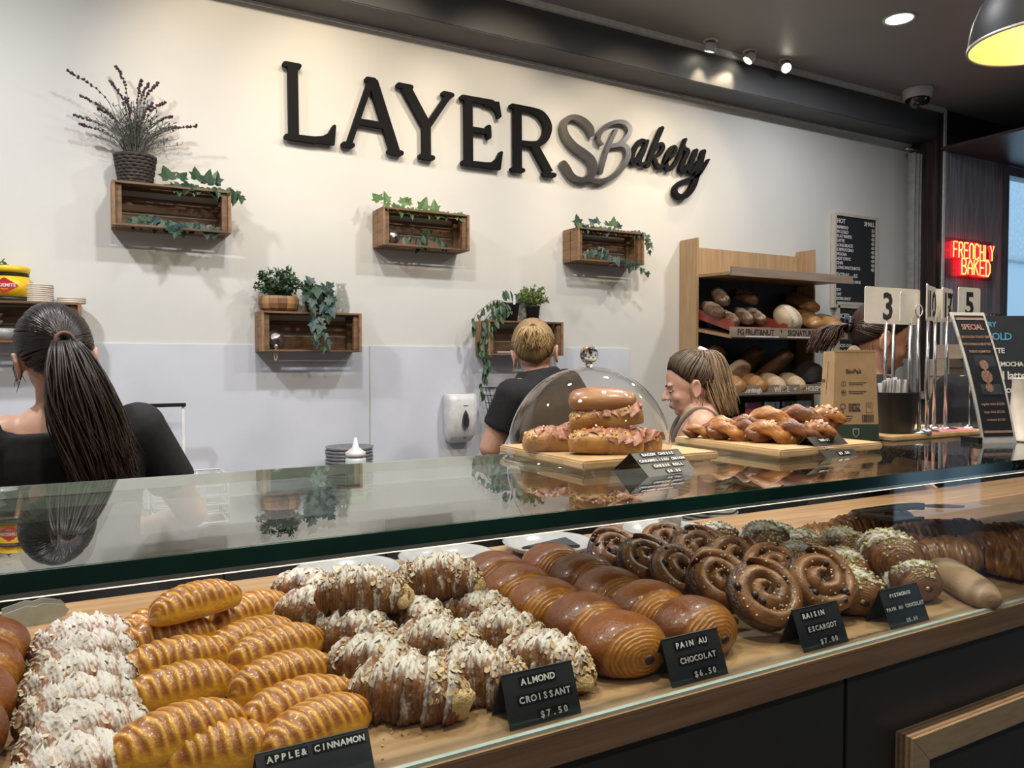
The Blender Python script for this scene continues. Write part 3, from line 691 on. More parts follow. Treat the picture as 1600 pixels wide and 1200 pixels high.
m_let2 = mat('sign_gunmetal', (.16, .15, .14), .28, .85, col2=(.13, .12, .11), scale=8)
o1, o2, o3, o4 = (430, 80), (610, 110), (790, 150), (920, 170)
sign_letter('sign_letter', [[(105, 128, 27), (250, 155, 27)], [(183, 130, 52), (197, 880, 52)], [(122, 885, 28), (420, 925, 34)]], [[(240, 868), (420, 887), (500, 880), (555, 850), (598, 775), (618, 760), (637, 775), (620, 975), (120, 912), (240, 900)]], o1, .15, m_let, 'large black serif letter L at the start of the bakery sign')
sign_letter('sign_letter', [[(962, 290, 27), (1030, 302, 27)], [(1020, 310, 50), (1250, 1040, 50)], [(990, 330, 32), (772, 960, 30)], [(870, 728, 30), (1140, 775, 32)], [(718, 967, 27), (805, 980, 27)], [(1195, 1040, 28), (1312, 1062, 28)]], [], o1, .15, m_let, 'black serif letter A on the bakery sign')
sign_letter('sign_letter', [[(90, 150, 27), (215, 175, 27)], [(560, 238, 26), (642, 257, 26)], [(160, 170, 50), (380, 575, 46)], [(612, 255, 32), (392, 580, 32)], [(377, 575, 43), (380, 900, 43)], [(322, 892, 27), (440, 912, 27)]], [], o2, .15, m_let, 'black serif letter Y on the bakery sign')
sign_letter('sign_letter', [[(755, 277, 26), (1060, 335, 30)], [(815, 295, 42), (820, 965, 42)], [(765, 958, 26), (1000, 985, 28)], [(850, 610, 27), (1010, 637, 27)], [(1025, 590, 25), (1028, 692, 25)]], [[(980, 315), (1135, 325), (1160, 480), (1140, 500), (1118, 495), (1100, 430), (1060, 385), (980, 360)], [(960, 955), (1060, 955), (1110, 912), (1140, 848), (1158, 838), (1175, 850), (1150, 1035), (960, 1010)]], o2, .15, m_let, 'black serif letter E on the bakery sign')
sign_letter('sign_letter', [[(85, 120, 29), (350, 172, 29)], [(153, 130, 48), (158, 900, 48)], [(340, 172, 30), (440, 222, 44), (512, 320, 50), (532, 420, 48), (495, 525, 46), (420, 590, 40), (320, 598, 34), (190, 578, 28)], [(360, 610, 46), (548, 960, 50)], [(95, 912, 29), (217, 930, 29)], [(490, 970, 29), (608, 990, 29)]], [], o3, .125, m_let, 'black serif letter R on the bakery sign')
sign_letter('sign_letter', [[(1085, 475, 30), (1060, 400, 42), (990, 320, 42), (900, 270, 36), (820, 265, 32), (755, 310, 36), (733, 400, 38), (770, 510, 42), (860, 620, 45), (980, 710, 48), (1070, 790, 50), (1105, 880, 46), (1080, 980, 45), (1000, 1040, 36), (910, 1040, 34), (830, 990, 36), (770, 900, 42), (730, 840, 38)]], [], o3, .125, m_let2, 'shiny gunmetal curved letter S on the bakery sign', YW-.041)
sign_letter('sign_letter', [[(342, 268, 22), (230, 520, 24), (150, 800, 24)], [(172, 440, 16), (130, 400, 22), (130, 335, 25), (180, 250, 24), (260, 190, 24), (370, 160, 25), (460, 175, 27), (515, 235, 29), (508, 310, 28), (450, 390, 27), (370, 440, 25), (300, 455, 23)], [(290, 470, 20), (400, 448, 25), (468, 470, 29), (498, 545, 32), (478, 640, 31), (400, 760, 31), (300, 850, 31), (200, 895, 31), (100, 905, 31), (25, 880, 27)]], [], o4, .125, m_let2, 'shiny gunmetal script letter B on the bakery sign', YW-.040)
sign_letter('sign_lettering', [[(705, 400, 20), (650, 400, 24), (580, 500, 26), (545, 610, 28), (560, 670, 27), (620, 620, 23), (700, 480, 20)], [(738, 400, 20), (690, 530, 25), (640, 640, 26), (660, 690, 25), (720, 670, 18)], [(920, 240, 24), (830, 450, 27), (738, 710, 28)], [(790, 590, 18), (850, 470, 20), (910, 438, 24), (930, 490, 24), (880, 570, 24), (815, 600, 22)], [(815, 600, 22), (850, 690, 26), (890, 730, 25), (945, 690, 17)], [(945, 690, 17), (1060, 570, 20), (1085, 500, 24), (1060, 475, 22), (1000, 560, 26), (965, 670, 28), (990, 745, 29), (1040, 738, 24), (1110, 640, 17)], [(1110, 640, 17), (1180, 470, 17), (1212, 380, 17)], [(1185, 450, 18), (1200, 500, 26), (1240, 530, 26), (1190, 650, 26), (1158, 750, 29), (1195, 768, 25), (1255, 700, 17)], [(1345, 520, 23), (1285, 680, 26), (1265, 775, 27), (1315, 765, 23), (1380, 660, 22)], [(1440, 530, 24), (1370, 780, 30), (1310, 960, 34), (1230, 1070, 34), (1150, 1100, 34), (1090, 1060, 28), (1085, 990, 24), (1150, 920, 20), (1270, 870, 18), (1370, 830, 18), (1450, 720, 15), (1500, 635, 11)]], [], o4, .125, m_let, 'black joined script lettering akery at the end of the bakery sign', YW-.037)

# ------------------------------------------------------------------ foliage helpers
def leaf_mesh(outline, m, fold=.18, name='leaf'):
    n = len(outline); V = [(0, .02, 0)]+[(x, y, abs(x)*fold-.10*y*y) for x, y in outline]
    F = [(0, i+1, (i+1) % n+1) for i in range(n)]
    mb = MB(); mb.add(V, F); return mb.mesh(name, m)
IVY = [(0, -.02), (.16, -.14), (.42, -.12), (.36, .10), (.56, .34), (.28, .42), (.20, .66), (0, 1.0), (-.20, .66), (-.28, .42), (-.56, .34), (-.36, .10), (-.42, -.12), (-.16, -.14)]
OVAL = [(0, 0), (.16, .15), (.24, .42), (.17, .75), (0, 1), (-.17, .75), (-.24, .42), (-.16, .15)]
m_ivy = mat('ivy_dark', (.028, .075, .030), .42, col2=(.012, .036, .018), scale=14)
m_ivyl = mat('ivy_light', (.13, .22, .055), .45, col2=(.05, .12, .035), scale=14)
m_ivyb = mat('ivy_blue', (.030, .075, .062), .45, col2=(.014, .040, .036), scale=14)
m_bush = mat('bush_leaf', (.065, .12, .050), .5, col2=(.025, .055, .025), scale=20)
m_bushl = mat('bush_light_leaf', (.20, .27, .065), .5, col2=(.10, .16, .04), scale=20)
m_stem = mat('stem', (.09, .08, .03), .6)
IVYM = {k: leaf_mesh(IVY, m) for k, m in (('d', m_ivy), ('l', m_ivyl), ('b', m_ivyb))}
OVALM = {k: leaf_mesh(OVAL, m) for k, m in (('d', m_ivy), ('l', m_bushl), ('b', m_bush))}
def leaf(parent, me, p, size, rs, facing=(0, -1, .25), spin=None, name='leaf'):
    f = (Vector(facing)+Vector((rs.uniform(-.6, .6), rs.uniform(-.3, .3), rs.uniform(-.4, .4)))).normalized()
    q = f.to_track_quat('Z', 'Y').to_matrix() @ R3(0, 0, rs.uniform(-1.2, 1.2) if spin is None else spin+rs.uniform(-.4, .4))
    return link(name, me, parent, p, q.to_euler(), size)
def trail(parent, pts, me, size, rs, step=.03, r=.0013, spin=PI, both=True):
    path = [Vector(p) for p in smooth_path([tuple(p) for p in pts], 6)]
    MB().tube(path, r, 5).build('stem', m_stem, parent, True)
    acc = 0
    for a, b in zip(path, path[1:]):
        acc += (b-a).length
        if acc > step:
            acc = 0; leaf(parent, me if not isinstance(me, (list, tuple)) else rs.choice(me), b+Vector((rs.uniform(-.012, .012), -abs(rs.gauss(0, .008)), 0)), size*rs.uniform(.7, 1.2), rs, spin=spin)
def bush_mesh(n, rx, rz, size, m, seed, z0=0., outline=OVAL, stems=16):
    rs = random.Random(seed); mb = MB()
    for s_ in range(stems):
        th = rs.uniform(0, 2*PI); el = rs.uniform(.1, 1.0); tip = Vector((rx*math.cos(th)*math.sqrt(1-el*el*.8), rx*math.sin(th)*math.sqrt(1-el*el*.8), z0+rz*el*rs.uniform(.75, 1.1)))
        base = Vector((rs.gauss(0, rx*.12), rs.gauss(0, rx*.12), 0)); mid = (base+tip)/2+Vector((0, 0, rz*.15))
        path = [Vector(p) for p in smooth_path([tuple(base), tuple(mid), tuple(tip)], 5)]
        mb.tube(path, .0014, 4)
        for k in range(max(1, n//stems)):
            t = rs.uniform(.25, 1.0); i = min(len(path)-2, int(t*(len(path)-1))); p = path[i]
            f = Vector((rs.uniform(-1, 1), rs.uniform(-1, 1), rs.uniform(0, 1))).normalized(); q = f.to_track_quat('Z', 'Y').to_matrix() @ R3(0, 0, rs.uniform(0, 6))
            sz = size*rs.uniform(.6, 1.2); mb.add([p+q @ (Vector((x, y, abs(x)*.25))*sz) for x, y in outline], [tuple(range(len(outline)))])
    return mb.mesh('foliage', m)

# ------------------------------------------------------------------ crate shelves
CW, CH, CD = .425, .168, .14
YC = YW-CD-.004
def slat(parent, name, x0, x1, y0, y1, z0, z1, m=crate_w): return MB().bx(x0, x1, y0, y1, z0, z1).build(name, m, parent, bevel=.0012)
def crate(px, py, label, w=CW, h=CH, right=False, z=None):
    p = at(px, py, Y=YC); x0 = p.x-w if right else p.x; z0 = p.z-h
    t = thing('crate_shelf', label, 'shelf', (x0, YC, z0), 0, 'wooden crates hung on the white wall')
    for x in (0, w-.012):
        for y in ((0, .066), (.074, CD)): slat(t, 'end_board', x, x+.012, y[0], y[1], .0, h, crate_e)
    for z_ in ((0, .009), (h-.009, h)):
        for y in ((0, .062), (.078, CD)): slat(t, 'top_board' if z_[0] else 'bottom_board', .012, w-.012, y[0], y[1], *z_)
    for z_ in ((.012, .068), (.078, .134)): slat(t, 'back_board', .012, w-.012, CD-.009, CD, *z_)
    for x in (.0122, w-.0342):
        for y in (.012, CD-.032): slat(t, 'corner_post', x, x+.022, y, y+.022, .0092, h-.0092)
    return t, Vector((x0, YC, z0))
cr1, c1 = crate(174, 280, 'wooden crate shelf carrying the lavender in a woven basket')
cr2, c2 = crate(598, 322, 'wooden crate shelf with a glass ball and light ivy, below letters Y and E')
cr3, c3 = crate(408, 485, 'wooden crate shelf carrying a stave bowl, dark ivy pot and glass vase')
cr4, c4_ = crate(903, 354, 'wooden crate shelf with ivy, below the script lettering')
cr5, c5 = crate(763, 500, 'wooden crate shelf carrying two small black pots, behind the blonde worker')
cr0, c0 = crate(127, 473, 'long wooden crate shelf carrying the yellow spread tub and cups', w=.85, right=True, h=.15)
# lavender
basket = mat('woven_basket', (.060, .045, .038), .7, col2=(.022, .016, .014), scale=60, bump=.4)
lv = thing('potted_lavender', 'purple lavender in a dark woven basket pot', 'plant', (c1.x+.085, YC+.07, c1.z+CH))
bp = MB()
for k in range(9):
    zz = .006+k*.0125; rr = .056+.0155*k/8
    n = 64; V = []; F = []
    for i in range(n):
        w = 2*PI*i/n; wob = .0022*math.sin(w*16+(k % 2)*PI)
        for j in range(8):
            a = 2*PI*j/8; V.append(((rr+wob+.005*math.cos(a))*math.cos(w), (rr+wob+.005*math.cos(a))*math.sin(w), zz+.0072*math.sin(a)))
    F = [(i*8+j, ((i+1) % n)*8+j, ((i+1) % n)*8+(j+1) % 8, i*8+(j+1) % 8) for i in range(n) for j in range(8)]
    bp.add(V, F)
bk = bp.build('basket', basket, lv, True)
MB().lathe([(.001, 0), (.052, 0), (.066, .10), (.001, .10)], 32).build('soil', mat('soil', (.03, .022, .016), .9), bk)
rs = random.Random(4); st = MB(); fo = MB()
m_lav = mat('lavender_flower', (.085, .035, .055), .7, col2=(.040, .018, .030), scale=60); m_sage = mat('sage_leaf', (.20, .22, .19), .6, col2=(.11, .13, .10), scale=30)
for i in range(100):
    th = rs.uniform(0, 2*PI); out = rs.uniform(.02, .17)
    tip = Vector((math.cos(th)*out*1.1, math.sin(th)*out*.5-.01, .10+rs.uniform(.06, .16)+.08*(1-out/.17))); mid = Vector((tip.x*.35, tip.y*.35, .10+(tip.z-.1)*.6)); pa = [Vector(q) for q in smooth_path([(tip.x*.15, tip.y*.15, .09), tuple(mid), tuple(tip)], 5)]
    st.tube(pa, .0011, 4)
    for k in range(12):
        q = pa[rs.randrange(2, len(pa))]; d = Vector((rs.uniform(-1, 1), rs.uniform(-1, 1), rs.uniform(0, 1))).normalized()*rs.uniform(.014, .030); sd = d.cross(Vector((0, 0, 1))).normalized()*.0022
        fo.add([q, q+d*.5+sd, q+d, q+d*.5-sd], [(0, 1, 2, 3)])
MB.build(st, 'stems', mat('lavender_stem', (.15, .16, .13), .7), lv)
stuffed(fo.build('foliage', m_sage, lv))
SPK = [(-.20, .30, .10), (-.165, .245, .08), (-.075, .29, .07), (-.055, .345, .09), (-.03, .26, .06), (.02, .305, .06), (.045, .31, .06), (.075, .315, .07), (.10, .27, .06), (.115, .225, .06), (.135, .205, .06), (.195, .205, .07), (-.185, .20, .07), (-.17, .175, .06), (-.11, .225, .05), (.055, .25, .07)]
for (sx, sz, ln) in SPK:
    sx *= 1.1; sz = .10+(sz-.10)*1.42; ln *= 1.15
    y = rs.uniform(-.05, .03); tip = Vector((sx, y, sz)); root = Vector((sx*.12, y*.2, .10)); mid = Vector((sx*.42, y*.5, .10+(sz-.1)*.72)); pa = [Vector(q) for q in smooth_path([tuple(root), tuple(mid), tuple(tip)], 10)]
    mb = MB(); mb.tube(pa, .0012, 4); tot = 0; seq = list(reversed(pa))
    for a, b in zip(seq, seq[1:]):
        tot += (a-b).length
        if tot > ln*1.5: break
        m_ = 3 if tot < ln else 1
        for k in range(m_): mb.ell(a+Vector((rs.gauss(0, .0025), rs.gauss(0, .0025), rs.gauss(0, .002))), (.0046, .0046, .0046), None, 5, 4)
    mb.build('flower_spike', m_lav, lv)
def ivy(name, label, base, trails, me, size, step=.03, seed=1, extra=()):
    rs = random.Random(seed); t = thing(name, label, 'plant', base)
    b = Vector(base)
    for pts in trails: trail(t, [Vector(p) for p in pts], me, size, rs, step)
    for p in extra: leaf(t, me if not isinstance(me, (list, tuple)) else rs.choice(me), Vector(p), size*rs.uniform(.8, 1.3), rs, spin=rs.uniform(-.5, .5))
    return t
top1 = c1.z+CH
ivy('ivy_garland', 'dark green ivy lying on top of the lavender crate', (c1.x+.17, YC+.03, top1), [[(0, 0, .004), (.08, -.01, .012), (.16, -.005, .006), (.25, -.01, .004), (.30, -.02, -.02)]], IVYM['d'], .052, .022, 2, [(.03, 0, .03), (.07, .0, .035), (.13, .0, .04), (.17, 0, .03), (.20, .01, .03)])
ivy('ivy_garland', 'dark ivy trailing inside the lavender crate', (c1.x+.03, YC+.06, c1.z+.010), [[(.02, 0, .01), (.09, -.01, .035), (.15, -.02, .02), (.21, -.03, .01), (.17, -.068, .0), (.18, -.075, -.02)], [(.20, -.01, .02), (.27, -.02, .02), (.33, -.05, .006)]], [IVYM['d'], IVYM['b']], .048, .02, 3)
ivy('ivy_garland', 'light green ivy on top of the crate below the letters Y and E', (c2.x, YC+.03, c2.z+CH), [[(0, 0, .02), (.05, -.01, .016), (.12, 0, .006), (.2, 0, .006), (.3, 0, .005), (.4, 0, .004)]], IVYM['l'], .048, .03, 4, [(-.005, 0, .03), (.03, 0, .03), (.10, 0, .026), (.13, 0, .03), (.20, 0, .012), (.26, 0, .01)])
ivy('air_plant', 'dark spiky air plant inside the crate with the glass ball', (c2.x+.2, YC+.07, c2.z+.010), [[(0, 0, .005), (-.05, -.02, .05), (-.09, -.03, .03)], [(0, 0, .005), (.05, -.03, .05), (.11, -.05, .02)], [(0, 0, .005), (.01, -.03, .07), (.02, -.05, .08)]], OVALM['d'], .045, .014, 5)
ivy('ivy_garland', 'mottled ivy heaped on the crate below the script lettering', (c4_.x, YC+.03, c4_.z+CH), [[(-.03, -.01, .03), (.0, -.02, .016), (.06, 0, .01), (.14, 0, .012), (.22, 0, .01), (.32, 0, .006), (.40, -.02, .004), (.445, -.03, -.03), (.452, -.03, -.07), (.445, -.03, -.11)]], [IVYM['l'], IVYM['b'], IVYM['d']], .044, .02, 6, [(.02, 0, .02), (.12, 0, .03), (.14, 0, .034), (.20, 0, .028), (.24, 0, .03), (.27, 0, .02)])
ivy('ivy_garland', 'ivy hanging out of the crate below the script lettering', (c4_.x+.02, YC+.05, c4_.z+.010), [[(.03, 0, .02), (.09, -.01, .05), (.16, -.02, .03), (.23, -.05, .01), (.27, -.072, -.0), (.29, -.075, -.04)], [(.22, -.04, .02), (.30, -.07, .0), (.36, -.075, -.03), (.39, -.075, -.06)], [(.10, 0, .04), (.14, 0, .07), (.20, 0, .05)]], [IVYM['d'], IVYM['b']], .043, .02, 7)
# glass ball ornaments
def ball(label, loc, r, cap=False, seed=0):
    t = thing('glass_ornament', label, 'ornament', loc)
    merc = MATS.get('mercury_glass') or mat('mercury_glass', (.55, .52, .50), .12, .9, col2=(.12, .10, .09), scale=45, bump=.5, bscale=60)
    MB().lathe([(.001, 0)]+[(r*math.sin(PI*i/16), r-r*math.cos(PI*i/16)) for i in range(1, 16)]+[(.001, 2*r)], 24, wob=lambda w, z: 1+.03*math.sin(8*w)).build('ball', merc, t, True)
    if cap:
        MB().tube([(-.0, -r*.75, r*.45), (-.004, -r*1.1, r*.15)], .012, 12).build('neck', steel, t, True)
        MB().tube(smooth_path([(-.004, -r*1.1, r*.1), (-.012, -r*1.2, -.02), (-.008, -r*1.2, -.045), (.0, -r*1.2, -.03), (-.004, -r*1.15, r*.05)], 5), .0016, 5).build('cord_loop', mat('twine', (.60, .48, .32), .8), t, True)
    return t
ball('cracked silver glass ball inside the crate below the letters Y and E', (c2.x+.062, YC+.06, c2.z+.009), .036)
ball('silver glass bauble with neck and twine loop in the crate under the stave bowl', (c3.x+.066, YC+.065, c3.z+.009), .042, True)
# stave bowl with bush
bw = thing('stave_bowl_plant', 'bushy green plant in a round wooden stave bowl', 'plant', (c3.x+.085, YC+.07, c3.z+CH))
mw = [mat('stave_a', (.30, .155, .065), .45, col2=(.22, .105, .042), scale=12, stretch=(5, 5, .6)), mat('stave_b', (.44, .25, .11), .45, col2=(.34, .18, .075), scale=12, stretch=(5, 5, .6)), mat('stave_c', (.20, .095, .04), .45, col2=(.14, .06, .026), scale=12, stretch=(5, 5, .6))]
bprof = [(.060, 0), (.076, .012), (.083, .032), (.082, .052), (.077, .064)]
ns = 14
for k in range(ns):
    a0, a1 = 2*PI*k/ns+.006, 2*PI*(k+1)/ns-.006; V = []; pr = bprof+[(r-.007, z) for r, z in reversed(bprof)]
    for a in (a0, (a0+a1)/2, a1):
        for r, z in pr: V.append((r*math.cos(a), r*math.sin(a), z))
    m_ = len(pr); F = [(j*m_+i, j*m_+(i+1) % m_, (j+1)*m_+(i+1) % m_, (j+1)*m_+i) for j in range(2) for i in range(m_)]+[tuple(range(m_)), tuple(range(3*m_-1, 2*m_-1, -1))]
    sb = MB(); sb.add(V, F); sb.build('stave', mw[(k*5) % 3], bw)
MB().lathe([(.001, .01), (.07, .012), (.073, .05), (.001, .052)], 28).build('soil', MATS['soil'], bw)
stuffed(link('foliage', bush_mesh(1300, .108, .125, .019, m_bush, 8, .02, stems=60), bw, (0, 0, .05)))
# dark ivy pot
pv = thing('potted_ivy', 'dark ivy spilling from a charcoal pot between the stave bowl and the glass vase', 'plant', (c3.x+.245, YC+.07, c3.z+CH))
MB().shell([(.035, 0), (.05, .05), (.054, .095)], .004, 28).build('pot', mat('charcoal_pot', (.03, .032, .036), .6), pv, True)
rs = random.Random(21)
for pts in ([(0, 0, .09), (-.02, -.05, .11), (-.035, -.075, .05), (-.03, -.08, -.03), (-.02, -.08, -.09), (-.04, -.085, -.13)], [(0, 0, .09), (.02, -.055, .10), (.02, -.078, .03), (.0, -.082, -.05), (.015, -.085, -.11), (.0, -.085, -.16)], [(0, 0, .09), (.04, -.04, .10), (.045, -.07, .04), (.03, -.08, -.02)], [(0, 0, .09), (-.03, -.03, .11), (-.06, -.05, .07)]):
    trail(pv, pts, [IVYM['d'], IVYM['b']], .046, rs, .021)
for k in range(10): leaf(pv, rs.choice([IVYM['d'], IVYM['b']]), (rs.uniform(-.05, .06), rs.uniform(-.06, -.01), rs.uniform(.08, .125)), .045, rs)
# glass vase
gv = thing('glass_vase', 'clear faceted glass vase beside the dark ivy pot', 'vase', (c3.x+.352, YC+.065, c3.z+CH))
MB().shell([(.030, 0), (.040, .012), (.042, .035), (.034, .07), (.024, .10), (.019, .115), (.022, .122), (.027, .132)], .003, 24, wob=lambda w, z: 1+.035*math.cos(w*7+z*30)).build('vessel', thin_glass('vase_glass', (.90, .91, .90), .10), gv, True)
# two black pots on the crate behind the blonde worker
t = thing('potted_plant', 'small black pot with dark leaves trailing down the wall', 'plant', (c5.x+.155, YC+.07, c5.z+CH))
MB().shell([(.036, 0), (.048, .085), (.05, .09)], .003, 28).build('pot', black, t, True)
rs = random.Random(31)
for k in range(9): leaf(t, OVALM['d'], (rs.uniform(-.04, .04), rs.uniform(-.04, 0), rs.uniform(.085, .11)), .045, rs, spin=rs.uniform(-.6, .6))
MB().bx(-.008, .004, -.05, -.047, .08, .125).build('plant_tag', white_plastic, t)
for pts in ([(0, 0, .085), (-.06, -.03, .09), (-.12, -.05, .05), (-.17, -.06, -.01), (-.19, -.05, -.08), (-.185, -.045, -.15), (-.165, -.04, -.21), (-.17, -.04, -.27), (-.18, -.04, -.36)],
            [(0, 0, .085), (-.05, -.05, .075), (-.11, -.06, .02), (-.15, -.06, -.05), (-.165, -.05, -.12), (-.15, -.045, -.2), (-.16, -.04, -.25)],
            [(0, 0, .085), (-.09, -.02, .1), (-.16, -.03, .06), (-.21, -.04, .02), (-.22, -.04, -.05)], [(0, 0, .085), (-.06, -.06, .05), (-.12, -.06, .0), (-.17, -.055, -.04)]):
    trail(t, pts, [OVALM['d'], OVALM['b']], .042, rs, .011)
t = thing('potted_plant', 'small black pot with a yellow-green bushy plant', 'plant', (c5.x+.285, YC+.07, c5.z+CH))
MB().shell([(.028, 0), (.039, .075), (.041, .08)], .003, 28).build('pot', black, t, True)
stuffed(link('foliage', bush_mesh(1300, .085, .10, .015, m_bushl, 9, .01, stems=70), t, (0, 0, .075)))
o = MB().bx(0, .15, 0, .1, 0, .012).build('white_dish', ceramic, None, bevel=.004, loc=(c5.x+.06, YC+.02, c5.z+.0092)); tag(o, 'flat white dish inside the crate behind the blonde worker', 'dish')
# shelf with the yellow tub
zt = c0.z+.15
tub = thing('spread_tub', 'yellow spread tub with red diamond label on the crate shelf', 'tub', at(17, 470, Y=YC+.07)); tub.location.z = zt
m_yel = mat('tub_yellow', (.80, .52, .012), .4, col2=(.74, .46, .01)); m_red = mat('label_red', (.50, .018, .02), .45)
TR = .060
MB().lathe([(TR-.002, 0), (TR, .004), (TR, .013), (TR-.003, .014), (TR-.003, .016), (.001, .016)], 40).build('foot_band', matte_black, tub, True)
MB().lathe([(TR, .0165), (TR, .088), (.001, .0885)], 40).build('body', m_yel, tub, True)
MB().lathe([(TR-.004, .0885), (TR-.004, .092), (TR, .094), (TR-.004, .099), (TR-.004, .102), (.001, .102)], 40).build('neck', matte_black, tub, True)
MB().lathe([(TR+.001, .1022), (TR+.002, .122), (TR-.004, .1265), (.001, .1265)], 40).build('lid', m_yel, tub, True)
def wrap(mb, R, a0, dz, off):
    """bend flat lettering (local xy) round an upright cylinder; a0 = centre direction"""
    V = []
    for x, y, z in mb.v:
        a = a0+x/R; V.append(((R+off+z)*math.cos(a), (R+off+z)*math.sin(a), y+dz))
    mb.v = V; return mb
dm = MB(); n = 16
top = [(-.042+.084*i/n, .026*(1-abs(2*i/n-1))+.003) for i in range(n+1)]
V = [(x, y, 0) for x, y in top]+[(x, -y, 0) for x, y in top]; dm.add(V, [(i, i+1, n+2+i, n+1+i) for i in range(n)])
A0 = -PI/2-.25
wrap(dm, TR, A0, .054, .0006).build('label_diamond', m_red, tub)
tx = text_mb('VEGEMITE', .0165, .0002, .0004, .95, 'CENTER'); tx.v = [(x, y-.004, z) for x, y, z in tx.v]
wrap(tx, TR, A0, .054, .0011).build('lettering', white_plastic, tub)
tx = text_mb('SPREAD', .007, .0002, .0001, 1, 'CENTER'); tx.v = [(x, y-.015, z) for x, y, z in tx.v]
wrap(tx, TR, A0, .054, .0011).build('small_lettering', m_yel, tub)
cream = mat('cream_paper', (.62, .56, .47), .6, col2=(.52, .45, .37), scale=30)
for nm, px, nlid, lab in (('container_lid', 61, 9, 'cream round lid in the tall stack beside the yellow tub'), ('container_lid', 112, 3, 'cream round lid in the low stack at the end of the crate shelf')):
    p = at(px, 470, Y=YC+.07)
    me = MB().lathe([(.001, 0), (.046, 0), (.048, .002), (.0475, .0066), (.045, .0072), (.001, .0072)], 28).mesh('lid', cream, True)
    for k in range(nlid):
        o = link('container_lid', me, None, (p.x+.001*math.sin(k*3), YC+.07, zt+k*.0074)); tag(o, lab, 'lid', 'stacked container lids')
p = at(8, 500, Y=YC+.06)
for k, (x, z) in enumerate(((p.x-.012, 0), (p.x-.05, .046), (p.x-.05, .072))):
    o = MB().shell([(.030, 0), (.042, .02), (.045, .043 if k == 0 else .024)], .003, 28).build('white_bowl', ceramic, None, True, loc=(x, YC+.06, c0.z+.0092+z)); tag(o, ['wide white bowl at the bottom inside the crate shelf', 'white cup stacked on the wide bowl', 'topmost white cup stacked inside the crate shelf'][k], 'bowl')
p = at(-12, 408, Y=YC+.05)
t = thing('potted_plant', 'green plant tip peeking beside the yellow tub', 'plant', (p.x-.02, YC+.08, zt))
MB().shell([(.03, 0), (.04, .07)], .003, 24).build('pot', black, t, True)
stuffed(link('foliage', bush_mesh(120, .075, .10, .02, m_bush, 12, .02, stems=12), t, (0, 0, .07)))

# ------------------------------------------------------------------ soap dispenser and wire basket on the wall
p = at(702, 694, Y=YW-.10); q = at(747, 615, Y=YW-.10)
sd = thing('soap_dispenser', 'white wall soap dispenser with dark drop-shaped window', 'dispenser', ((p.x+q.x)/2, YW-.012, p.z))
w2 = (q.x-p.x)/2; hh = q.z-p.z
V = []; F = []; n = 24; rows = []
for z, k, dp in ((0, .62, .045), (.012, .80, .06), (.04, .92, .085), (hh*.5, 1.0, .10), (hh-.03, 1.0, .105), (hh-.006, .97, .095), (hh, .93, .08)):
    for i in range(n):
        a = 2*PI*i/n; c_, s_ = math.cos(a), math.sin(a); e = .45
        V.append((w2*k*math.copysign(abs(c_)**e, c_), -dp/2+dp/2*math.copysign(abs(s_)**e, s_), z))
F = [(j*n+i, j*n+(i+1) % n, (j+1)*n+(i+1) % n, (j+1)*n+i) for j in range(6) for i in range(n)]+[tuple(range(n-1, -1, -1)), tuple(range(6*n, 7*n))]
b_ = MB(); b_.add(V, F); b_.build('case', white_plastic, sd, True)
drop = [(.0, .062), (.012, .04), (.018, .012), (.017, -.012), (.009, -.026), (0, -.03), (-.009, -.026), (-.017, -.012), (-.018, .012), (-.012, .04)]
MB().prism([(x+.003, -.1055, hh*.42+y) for x, y in drop], (0, .006, 0)).build('drop_window', mat('smoke_plastic', (.06, .065, .07), .2), sd, bevel=.0008)
MB().prism([(x*.55+.003, -.1075, hh*.44+y*.65) for x, y in drop], (0, .006, 0)).build('drop_inner', matte_black, sd)
MB().prism([(-.006, -.085, .030), (.012, -.085, .030), (.003, -.085, .020)], (0, -.004, 0)).build('mark', MATS['smoke_plastic'], sd)
M = Matrix(((1, 0, 0, .0), (0, 0, -1, -.107), (0, 1, 0, hh*.76), (0, 0, 0, 1)))
MB().bx(-.008, .014, -.1062, -.104, hh*.765, hh*.775).build('brand_mark', MATS['smoke_plastic'], sd)
def wire_basket(name, label, loc, lx, ly, lz, nx, nz, r, m, taper=.8, ny=4):
    t = thing(name, label, 'basket', loc); mb = MB()
    def corner(sx, sy, z): k = taper+(1-taper)*z/lz; return Vector((sx*lx/2*k, sy*ly/2*k, z))
    for i in range(nz+1):
        z = lz*i/nz; pts = [corner(-1, -1, z), corner(1, -1, z), corner(1, 1, z), corner(-1, 1, z), corner(-1, -1, z)]
        for a, b in zip(pts, pts[1:]): mb.tube([a, b], r*(1.4 if i in (0, nz) else 1), 6)
    for i in range(nx+1):
        f = -1+2*i/nx
        for sy in (-1, 1): mb.tube([corner(f, sy, 0), corner(f, sy, lz)], r, 5)
        mb.tube([corner(f, -1, 0), corner(f, 1, 0)], r, 5)
    for i in range(1, ny):
        f = -1+2*i/ny
        for sx in (-1, 1): mb.tube([corner(sx, f, 0), corner(sx, f, lz)], r, 5)
    mb.build('wire_frame', m, t, True); return t
p = at(765, 655, Y=3.30); wbk = wire_basket('wire_basket', 'black wire basket of wooden sticks hung on the wall behind the blonde worker', (p.x+.12, 3.305, p.z), .24, .15, .15, 6, 4, .0018, black, .75)
rs = random.Random(6)
for k in range(5): MB().box((rs.uniform(-.08, .08), rs.uniform(-.03, .03), .03+.012*k), (.16, .02, .008), R3(rs.uniform(-.1, .1), rs.uniform(-.3, .3), rs.uniform(-.5, .5))).build('wooden_stick', ply, wbk, bevel=.001)
